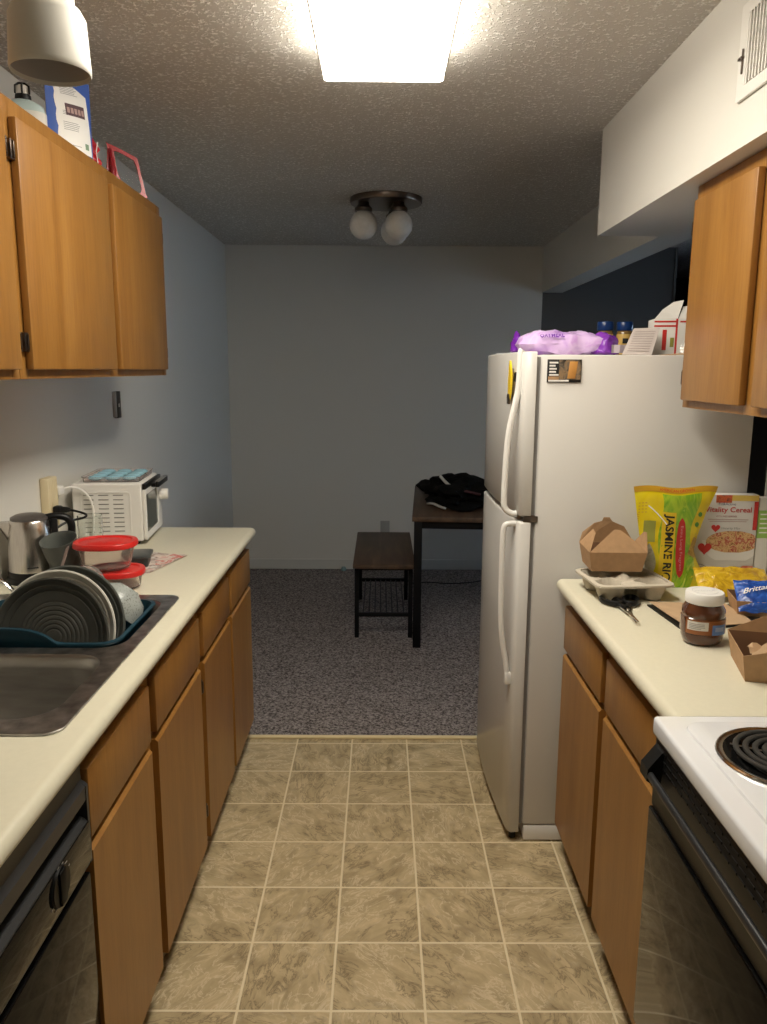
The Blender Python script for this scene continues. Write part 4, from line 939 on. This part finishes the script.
# black tray and brown paper sheet
b = plate2d([[(.735, 2.050), (.752, 1.845), (.768, 1.838), (1.0, 1.90), (.97, 2.055)]], .004, .001); bmesh.ops.translate(b, verts=b.verts, vec=(0, 0, CT+.0025)); solo('baking_sheet', b, black_plastic, 'thin black sheet lying under the brown paper on the right counter', 'tray')
b = grid_sheet(14, 14, lambda u_, v_: ((.745*(1-v_)+.764*v_)*(1-u_)+(.95*(1-v_)+.955*v_)*u_, (2.062*(1-v_)+1.853*v_)*(1-u_)+(2.05*(1-v_)+1.88*v_)*u_, CT+.0115+.0025*noise.noise(Vector((u_*3, v_*3, 1)))+.003*max(0, .3-u_)), .0015)
zz = min(v.co.z for v in b.verts); bmesh.ops.translate(b, verts=b.verts, vec=(0, 0, CT+.0052-zz)); solo('brown_paper_bag', b, kraft_p, 'flattened brown paper bag lying behind the hazelnut spread jar', 'paper bag')
# jar
t = thing('spread_jar', 'chocolate hazelnut spread jar with white lid on the right counter', 'jar', (.768, 1.765, CT), local=True)
def jl(R, z, e=2.3, n=40):
    out = []
    for i in range(n):
        a = 2*PI*i/n; c, s = math.cos(a), math.sin(a); k = (abs(c)**e+abs(s)**e)**(-1/e); out.append((R*k*c, R*k*s*.9, z))
    return out
b = bm_new(); loft(b, [jl(.030, 0), jl(.038, .001), jl(.043, .006), jl(.0475, .020), jl(.0470, .028), jl(.0495, .030), jl(.0500, .050), jl(.0498, .066), jl(.0475, .068), jl(.0485, .074), jl(.0475, .086), jl(.040, .098), jl(.038, .102)]); part('glass_body', b, jarg, t)
def jar_s(u_, v_, o=0):   # u angle fraction across camera side
    a = math.radians(205+130*u_); c, s = math.cos(a), math.sin(a); e = 2.3; k = (abs(c)**e+abs(s)**e)**(-1/e); R = .0500+.0004+o; return (R*k*c, R*k*s*.9, .031+.034*v_)
b = decal(0, 1, 0, 1, jar_s, 0, 24, 2); part('wrap_label', b, jar_lab, t)
b = decal(.04, .46, .30, .92, jar_s, .0006, 10, 2); k = part('white_sticker', b, off_w, t)
b = bm_new()
for i in range(4): join(b, decal(.08, .08+random.uniform(.22, .32), .40+i*.11, .44+i*.11, jar_s, .0010, 4, 1))
part('sticker_print', b, grey_p, k)
b = decal(.54, .86, .0, .72, jar_s, .0006, 10, 2); k = part('blue_sticker', b, lblue_p, t)
b = decal(.60, .80, .25, .55, jar_s, .0010, 4, 2); part('sticker_drawing', b, mat('pale_sticker', (.32, .40, .62), .5), k)
b = bm_new(); lathe(b, [(0, .100), (.0425, .100), (.0435, .102), (.0435, .122), (.0415, .1255), (0, .1262)], 48)
lid_o = part('lid', b, lid_w, t)
b = bm_new(); lathe(b, [(.028, .1262), (.0285, .1268), (.029, .1262)], 40, cap0=False, cap1=False); join(b, map_bm(text_bm('HAZELNUT'), lambda x, y, z: (-.024+.048*x, -.004+.009*y, .1266))); part('lid_ring', b, mat('faint_lid_print', (.60, .60, .60), .5), lid_o)
# near takeout box
t = thing('open_takeout_box', 'open brown takeout box in front, cut by right edge of photo', 'takeout box', (.852, 1.583, CT), math.radians(-14), local=True)
wx, wy, h, fl = .073, .078, .058, .010; X_, Y_ = wx+fl, wy+fl
takeout(t, wx, wy, h, fl, [
    
    [(X_, -Y_, h), (X_, Y_, h), (X_+.02, Y_*.6, h+.05), (X_+.02, -Y_*.6, h+.05)],
    [(-X_, -Y_, h), (X_, -Y_, h), (X_*1.05, -Y_-.004, h+.045), (X_*.3, -Y_-.002, h+.028)],
    [(X_, Y_, h), (-X_, Y_, h), (-X_*.1, Y_+.004, h+.035), (X_*1.05, Y_+.010, h+.065)]])
b = grid_sheet(10, 10, lambda u_, v_: (-.045+.10*u_, -.06+.12*v_, .030+.03*noise.noise(Vector((u_*4, v_*4, 7)))+.02*u_), .001); solo_o = b
bmesh.ops.transform(b, matrix=tr(.852, 1.583, CT) @ rot('Z', -14), verts=b.verts)
solo('crumpled_napkin', b, mat('tan_napkin', (.50, .34, .20), .9), 'crumpled tan paper inside the near open takeout box', 'napkin')
# snack carton with bags
t = thing('kraft_carton', 'low kraft carton behind the spread jar holding snack bags', 'carton', (1.035, 1.985, CT+.001), math.radians(-12), local=True)
takeout(t, .085, .050, .045, .008, [])
def pillow(cx, cy_, z0, lx, ly, h, ang_, seed, mtx=None, wr=.006, pw=.5):
    nu, nv = 26, 18
    def f(sg):
        def g(u_, v_):
            e = (math.sin(PI*u_)**pw)*(math.sin(PI*v_)**pw) if 0 < u_ < 1 and 0 < v_ < 1 else 0
            wv = wr*noise.noise(Vector((u_*6+seed, v_*6, sg)))+wr*.6*noise.noise(Vector((u_*15+seed, v_*15, sg)))
            x = (u_-.5)*lx; y = (v_-.5)*ly*(1-.05*math.sin(u_*20)); return (x, y, sg*h/2*e+wv*(e+.2))
        return g
    b = grid_sheet(nu, nv, f(1)); join(b, grid_sheet(nu, nv, f(-1))); bmesh.ops.remove_doubles(b, verts=b.verts, dist=.0012)
    bmesh.ops.recalc_face_normals(b, faces=b.faces)
    return b
b = pillow(0, 0, 0, .20, .12, .045, 0, 2.2); bmesh.ops.transform(b, matrix=tr(1.005, 2.130, CT+.046) @ rot('Z', -6) @ rot('X', 30), verts=b.verts)
solo('yellow_snack_bag', b, yel_bag, 'crinkled yellow snack bag lying before the cereal box', 'snack bag')
t = thing('blue_snack_bag', 'shiny blue snack bag with white script beside the spread jar', 'snack bag', (1.020, 1.965, CT+.052), local=True)
MB_ = rot('Z', -10) @ rot('X', 38)
b = pillow(0, 0, 0, .155, .105, .045, 0, 5.2); bmesh.ops.transform(b, matrix=MB_, verts=b.verts); part('bag_film', b, blue_bag, t)
def bb(x, y, o):
    u_, v_ = x/.155+.5, y/.105+.5; e = (math.sin(PI*max(.001, min(.999, u_)))**.5)*(math.sin(PI*max(.001, min(.999, v_)))**.5)
    return MB_ @ Vector((x, y, .0225*e+o))
b = text_bm('Brittany', bold=.01); map_bm(b, lambda x, y, z: bb(-.066+.075*x+.008*y, -.012+.022*y+.016*x, .006)); part('script_lettering', b, white_p, t)
b = text_bm('Corn'); map_bm(b, lambda x, y, z: bb(-.01+.05*x, -.032+.014*y, .006)); part('small_lettering', b, mat('pale_blue_text', (.3, .42, .75), .4), t)

# rice bag
RY, RZ0, RH = 2.264, CT, .300
def rice_out(v_):
    # left and right x of the bag at height fraction v
    L_ = [(0, .812), (.15, .801), (.4, .780), (.7, .764), (.93, .752), (1, .748)]; R_ = [(0, .992), (.12, .975), (.26, .950), (.36, .940), (.5, .948), (.75, .970), (.93, .992), (1, .998)]
    def ip(T_, q):
        for (a, x0), (c, x1) in zip(T_, T_[1:]):
            if a <= q <= c: return x0+(x1-x0)*(q-a)/(c-a)
        return T_[-1][1]
    return ip(L_, v_), ip(R_, v_)
def rice_s(u_, v_, o=0, sg=-1):
    a, c = rice_out(max(0, min(1, v_))); uu_ = max(0, min(1, u_))
    e = math.sin(PI*uu_)**.6*(max(0, min(1, (1-v_)/.12))**.6)*(.45+.55*(1-v_))
    wv = .0035*noise.noise(Vector((uu_*5, v_*8, 3)))*min(1, e*3)
    return (a+(c-a)*uu_, RY+sg*(.029*e+abs(wv)*0+o)+wv, RZ0+RH*v_+.004*math.sin(uu_*9)*v_)
t = thing('rice_bag', 'yellow and green bag of jasmine rice standing against the refrigerator side', 'rice bag', (.88, RY, CT))
b = grid_sheet(24, 28, rice_s); join(b, grid_sheet(24, 28, lambda u_, v_: rice_s(u_, v_, 0, 1))); bmesh.ops.remove_doubles(b, verts=b.verts, dist=.0012); bmesh.ops.recalc_face_normals(b, faces=b.faces); part('bag_film', b, rice_m, t)
def rice_x(X, v_, o=0):
    a, c = rice_out(max(0, min(1, v_))); return rice_s((X-a)/(c-a), v_, o)
def rx(x0, x1, v0, v1, o, nx=4, ny=10, slant=0): return grid_sheet(nx, ny, lambda a, c: rice_x(x0+(x1-x0)*a+slant*(c-.5), v0+(v1-v0)*c, o))
b = grid_sheet(10, 22, lambda a, c: rice_x((.830+.006*math.sin(c*9))*(1-a)+(.925+.012*math.sin(c*8)+.012*c)*a, .0+.93*c, .0006)); part('green_artwork', b, rice_g, t)
b = grid_sheet(20, 2, lambda a, c: rice_s(a, .945+.055*c, .0008)); part('seal_strip', b, dyel_p, t)
b = map_bm(text_bm('AMERICAN GROWN'), lambda x, y, z: rice_s(.30+.42*x, .958+.028*y, .0013)); part('seal_lettering', b, red_p, t)
k = part('name_panel', rx(.831, .872, .01, .76, .0012, slant=.004), yellow_p, t)
b = text_bm('JASMINE RICE', bold=.025); map_bm(b, lambda x, y, z: rice_x(.835+.032*y+.004*(.5-x), .74-.73*x, .0018)); part('lettering', b, black_p, k)
b = grid_sheet(6, 16, lambda a, c: rice_x(.892+(.014*math.sin(PI*c)**.4+.001)*(2*a-1), .10+.60*c, .0013)); k = part('red_badge', b, red_p, t)
b = text_bm('Extra Long Fragrant'); map_bm(b, lambda x, y, z: rice_x(.887+.010*y, .62-.45*x, .0019)); part('badge_lettering', b, mat('pink_text', (.62, .32, .35), .4), k)
b = grid_sheet(6, 10, lambda a, c: rice_x(.800+.022*math.sin(PI*min(1, .15+c*.85))*(2*a-1), .08+.36*c, .0012)); part('rice_grain_photo', b, blotch('rice_photo', [(.30, .31, .18), (.66, .66, .55), (.45, .48, .25)], 30), t)
part('olive_panel', rx(.782, .815, .45, .66, .0011), mat('olive_print', (.30, .31, .06), .4), t)
b = bm_new()
for i in range(4):
    for j in range(3): join(b, rx(.765+.009*j, .770+.009*j, .74+.03*i, .748+.03*i, .0014, 1, 1))
for i in range(6): join(b, rx(.752, .768, .62+.02*i, .628+.02*i, .0014, 1, 1))
part('small_print', b, dyel_p, t)
b = grid_sheet(8, 1, lambda a, c: rice_x(.792+.055*a, .80-.14*a+.014*c-.03*a*a, .0022)); part('pale_curl', b, white_p, t)
for (X_d, v_) in ((.948, .72), (.940, .62)):
    b = grid_sheet(4, 4, lambda a, c: rice_x(X_d+.007*(2*a-1)*math.sqrt(max(.05, 1-(2*c-1)**2*.9)), v_+.024*(2*c-1), .0014)); part('green_dot', b, green_p, t)
b = grid_sheet(5, 6, lambda a, c: rice_x(.915+.026*a+.018*c, .33+.17*c-.05*a, .0014)); part('brown_illustration', b, blotch('brown_art', [(.15, .07, .01), (.50, .32, .04), (.22, .11, .02)], 40), t)

# cereal box
t = thing('cereal_box', 'white cereal box with red title and a bowl picture', 'cereal box', (1.045, 2.313, CT), math.radians(-3), local=True)
CW, CH = .091, .272
b = bm_new(); box(b, -CW, CW, -.020, .020, 0, CH, .001); part('carton', b, mat('cereal_grey_white', (.58, .565, .54), .4), t)
def cf(x, z, o=.0): return (x, -.0203-o, z)
def cdec(x0, x1, z0, z1, o): return grid_sheet(1, 1, lambda a, c: cf(x0+(x1-x0)*a, z0+(z1-z0)*c, o))
b = cdec(CW-.012, CW, .165, CH-.02, .0002); part('red_side_band', b, red_p, t)
b = cdec(-.03, CW, CH-.018, CH-.001, .0002); part('yellow_top_band', b, mat('golden_band', (.62, .45, .10), .4), t)
b = cdec(-.035, .012, CH-.024, CH-.001, .0003); part('fruit_picture', b, blotch('fruit_print', [(.40, .02, .02), (.55, .12, .03), (.12, .02, .02)], 50), t)
b = map_bm(text_bm('Vitality Cereal', bold=.012), lambda x, y, z: cf(-.066+.138*x, .214+.021*y, .0005)); part('title_lettering', b, red_p, t)
b = map_bm(text_bm('Fit&Active'), lambda x, y, z: cf(-.026+.05*x, .240+.008*y, .0005)); part('brand_lettering', b, mat('navy_text', (.05, .07, .16), .4), t)
b = map_bm(text_bm('WITH RED BERRIES'), lambda x, y, z: cf(-.032+.062*x, .204+.005*y, .0005)); join(b, cdec(-.055, .065, .196, .197, .0004)); join(b, cdec(-.05, .06, .190, .191, .0004)); part('subtitle_lettering', b, mat('dark_red_text', (.30, .08, .07), .4), t)
b = grid_sheet(20, 8, lambda a, c: cf(.022+.090*(2*a-1)*math.sqrt(max(0, 1-.75*(1-c)**2)) if True else 0, .070+.062*c-.0*a, .0004)); 
for v in b.verts: v.co.x = min(v.co.x, CW-.0005)
part('bowl_picture', b, mat('bowl_print_white', (.68, .66, .62), .35), t)
b = grid_sheet(20, 10, lambda a, c: cf(min(CW-.0004, .024+.080*(2*a-1)*math.sqrt(max(0.0, 1-(2*c-1)**2*.92))), .128+.033*(2*c-1), .0006)); part('cereal_picture', b, rice_lav, t)
def heart(cx, cz, s): 
    pts = []
    for i in range(28):
        a = 2*PI*i/28; pts.append((cx+s*16*math.sin(a)**3/17, cz+s*(13*math.cos(a)-5*math.cos(2*a)-2*math.cos(3*a)-math.cos(4*a))/17))
    b = plate2d([pts], .0004); return map_bm(b, lambda x, y, z: cf(x, y, .0008+z))
part('heart_badge', heart(-.058, .107, .022), red_p, t); part('heart_badge', heart(-.030, .170, .014), red_p, t)
b = map_bm(text_bm('Hearty Mix'), lambda x, y, z: cf(-.012+.055*x, .165+.008*y, .0005)); part('claim_lettering', b, grey_p, t)
b = bm_new()
for i in range(6): join(b, grid_sheet(8, 1, lambda a, c, i=i: cf(-.085+.07*a, .055-.007*i-.02*a+.0025*c+.006*math.sin(a*5+i), .0005)))
part('napkin_stripes', b, mat('stripe_grey', (.22, .22, .27), .5), t)
b = grid_sheet(6, 6, lambda a, c: cf(.068+.026*(2*a-1)*math.sqrt(max(0, 1-(2*c-1)**2*.9)) if .068+.026*(2*a-1) < CW else CW, .03+.024*(2*c-1), .0009))
for v in b.verts: v.co.x = min(v.co.x, CW-.0004)
part('strawberry_picture', b, blotch('strawberry_print', [(.50, .03, .02), (.62, .22, .10), (.45, .04, .03)], 50), t)
# green box
t = thing('green_box', 'white and green box just right of the cereal box', 'box', (1.157, 2.312, CT), local=True)
b = bm_new(); box(b, -.018, .022, -.020, .02, 0, .262, .001); part('carton', b, off_w, t)
b = bm_new(); box(b, -.0182, .0222, -.0206, -.020, .14, .225); part('green_panel', b, mat('lime_print', (.28, .48, .10), .4), t)
b = bm_new()
for i in range(5): box(b, -.012, .02, -.0210, -.0206, .155+i*.014, .159+i*.014)
part('white_lines', b, white_p, t)

# ---------------------------------------------------------------- things on the refrigerator
FT = 1.5975
t = thing('oatmeal_bag', 'purple and lilac oatmeal bag lying on top of the refrigerator', 'bag', (.618, 2.66, FT), 0, local=True)
b = pillow(-.025, 0, 0, .29, .14, .085, 0, 9.1, wr=.010, pw=.24)
for v in b.verts: v.co.x -= .02; v.co.z = max(v.co.z, -.038)+.0385
part('bag_film', b, oat_m, t)
def os_(x, z, o):
    # front lower-side surface of the bag, viewed from the camera: y negative side
    u_ = (x+.02)/.29+.5; v_ = .5-.47*(1-z); e = math.sin(PI*max(.001, min(.999, u_)))**.24*math.sin(PI*max(.001, v_))**.24
    return (x, (v_-.5)*.14-o, .0425*e+.0385+.004)
b = text_bm('OATMEAL', bold=.02); map_bm(b, lambda x, y, z: os_(-.100+.080*x, -.05+.12*y, .006)); part('lettering', b, purple_p, t)
b = grid_sheet(8, 1, lambda a, c: os_(-.06+.08*a, .12+.03*c, .005)); part('purple_stripe', b, purple_p, t)
b = blob(.122, -.030, .0, .095, .11, .078, 4.4, rough=.22); part('purple_end', b, mat('purple_film', (.20, .04, .38), .2, bump=.5, bscale=50, bdist=.006), t, 'deep purple gathered end')
b = blob(-.150, .05, .012, .05, .08, .070, 1.4, rough=.3); part('purple_tail', b, mat('violet_film', (.16, .02, .34), .25), t)
b = grid_sheet(6, 4, lambda a, c: (.130+.05*a, -.090-.002*a+.004*math.sin(a*9), .010+.026*c)); part('clear_patch', b, mat('greyish_film', (.42, .36, .40), .3), t)
for i, (x, lab) in enumerate(((.812, 'left one of two blue capped spice bottles on the refrigerator'), (.882, 'right one of two blue capped spice bottles on the refrigerator'))):
    t = thing('spice_bottle', lab, 'bottle', (x, 2.88, FT), 0, 'blue capped spice bottles', local=True)
    b = bm_new(); lathe(b, [(0, 0), (.026, 0), (.028, .003), (.028, .088), (.024, .096), (.022, .098)], 28); part('bottle', b, mat('spice_glass', (.20, .12, .04), .15), t)
    b = bm_new(); lathe(b, [(.0283, .012), (.0285, .013), (.0285, .082), (.0283, .083)], 28, cap0=False, cap1=False); lb_ = part('label_wrap', b, mat('spice_label_yellow', (.55, .36, .10), .4), t)
    b = bm_new(); box(b, -.014, .006, -.0292, -.0284, .050, .068, .0003); box(b, .002, .010, -.0292, -.0284, .030, .046, .0003); part('label_picture', b, black_p, lb_)
    b = bm_new(); lathe(b, [(0, .096), (.028, .096), (.029, .098), (.029, .124), (.027, .127), (0, .1275)], 28); part('cap', b, mat('dark_blue_cap', (.006, .03, .13), .3), t)
# leaning paper panel
b = bm_new(); poly_sheet([(.762, 2.50, FT+.004), (.850, 2.485, FT+.002), (.892, 2.545, FT+.090), (.815, 2.565, FT+.088)], .0015, b); t = thing('paper_carton_flap', 'pale paperboard panel leaning between oatmeal bag and white box', 'paperboard', (.83, 2.58, FT)); part('panel', b, mat('pinkish_board', (.50, .44, .41), .7), t)
b = bm_new(); A_, B_, C_, D_2 = Vector((.762, 2.50, FT+.004)), Vector((.850, 2.485, FT+.002)), Vector((.892, 2.545, FT+.090)), Vector((.815, 2.565, FT+.088))
nn = (B_-A_).cross(D_2-A_).normalized(); nn = nn if nn.y < 0 else -nn
for i in range(9):
    v_ = .12+i*.09; p = lambda u_, vv: (A_.lerp(B_, u_)).lerp(D_2.lerp(C_, u_), vv)+nn*.0022
    f_ = [p(.12, v_), p(.88, v_), p(.88, v_+.018), p(.12, v_+.018)]; poly_sheet([tuple(q_) for q_ in f_], .0003, b)
part('ruled_print', b, mat('faint_brown_print', (.34, .28, .26), .7), t)
# white and red boxes
t = thing('mailing_box', 'white box with red stripes and open flaps on the refrigerator', 'box', (.955, 2.62, FT), math.radians(-8), local=True)
b = bm_new(); box(b, -.062, .07, -.045, .06, .0, .120, .001); part('carton', b, off_w, t)
b = bm_new()
for z in (.108, .094): box(b, -.0625, .010, -.0457, -.045, z, z+.0055)
box(b, .005, .011, -.0457, -.045, .0, .120); box(b, -.035, -.022, -.0459, -.045, .02, .085); part('red_stripes', b, red_p, t)
b = bm_new(); box(b, -.010, .002, -.0459, -.045, .03, .060, .0002); part('olive_picture', b, mat('olive_picture', (.22, .22, .04), .4), t)
b = bm_new(); poly_sheet([(-.062, -.045, .120), (.01, -.045, .120), (.030, -.02, .180), (-.0, -.01, .175), (-.035, -.02, .150)], .0012, b); part('flap', b, off_w, t, ang=15)
b = bm_new(); poly_sheet([(.012, -.045, .120), (.07, -.045, .120), (.07, -.02, .165), (.03, -.015, .160)], .0012, b); part('flap', b, off_w, t, ang=15)
b = bm_new(); box(b, .018, .065, -.0459, -.045, .108, .113); part('red_line', b, red_p, t)
b = blob(.985, 2.50, FT, .075, .06, .065, 6.2, rough=.5); solo('crumpled_wrap', b, foil_m, 'crumpled clear plastic wrap in front of the white and red box', 'wrapper')
b = bm_new(); poly_sheet([(.87, 2.47, FT+.003), (.98, 2.44, FT+.006), (1.03, 2.50, FT+.016), (.93, 2.52, FT+.004)], .0015, b); solo('flat_card', b, kraft_p, 'thin tan card lying in front of the white and red box', 'card')
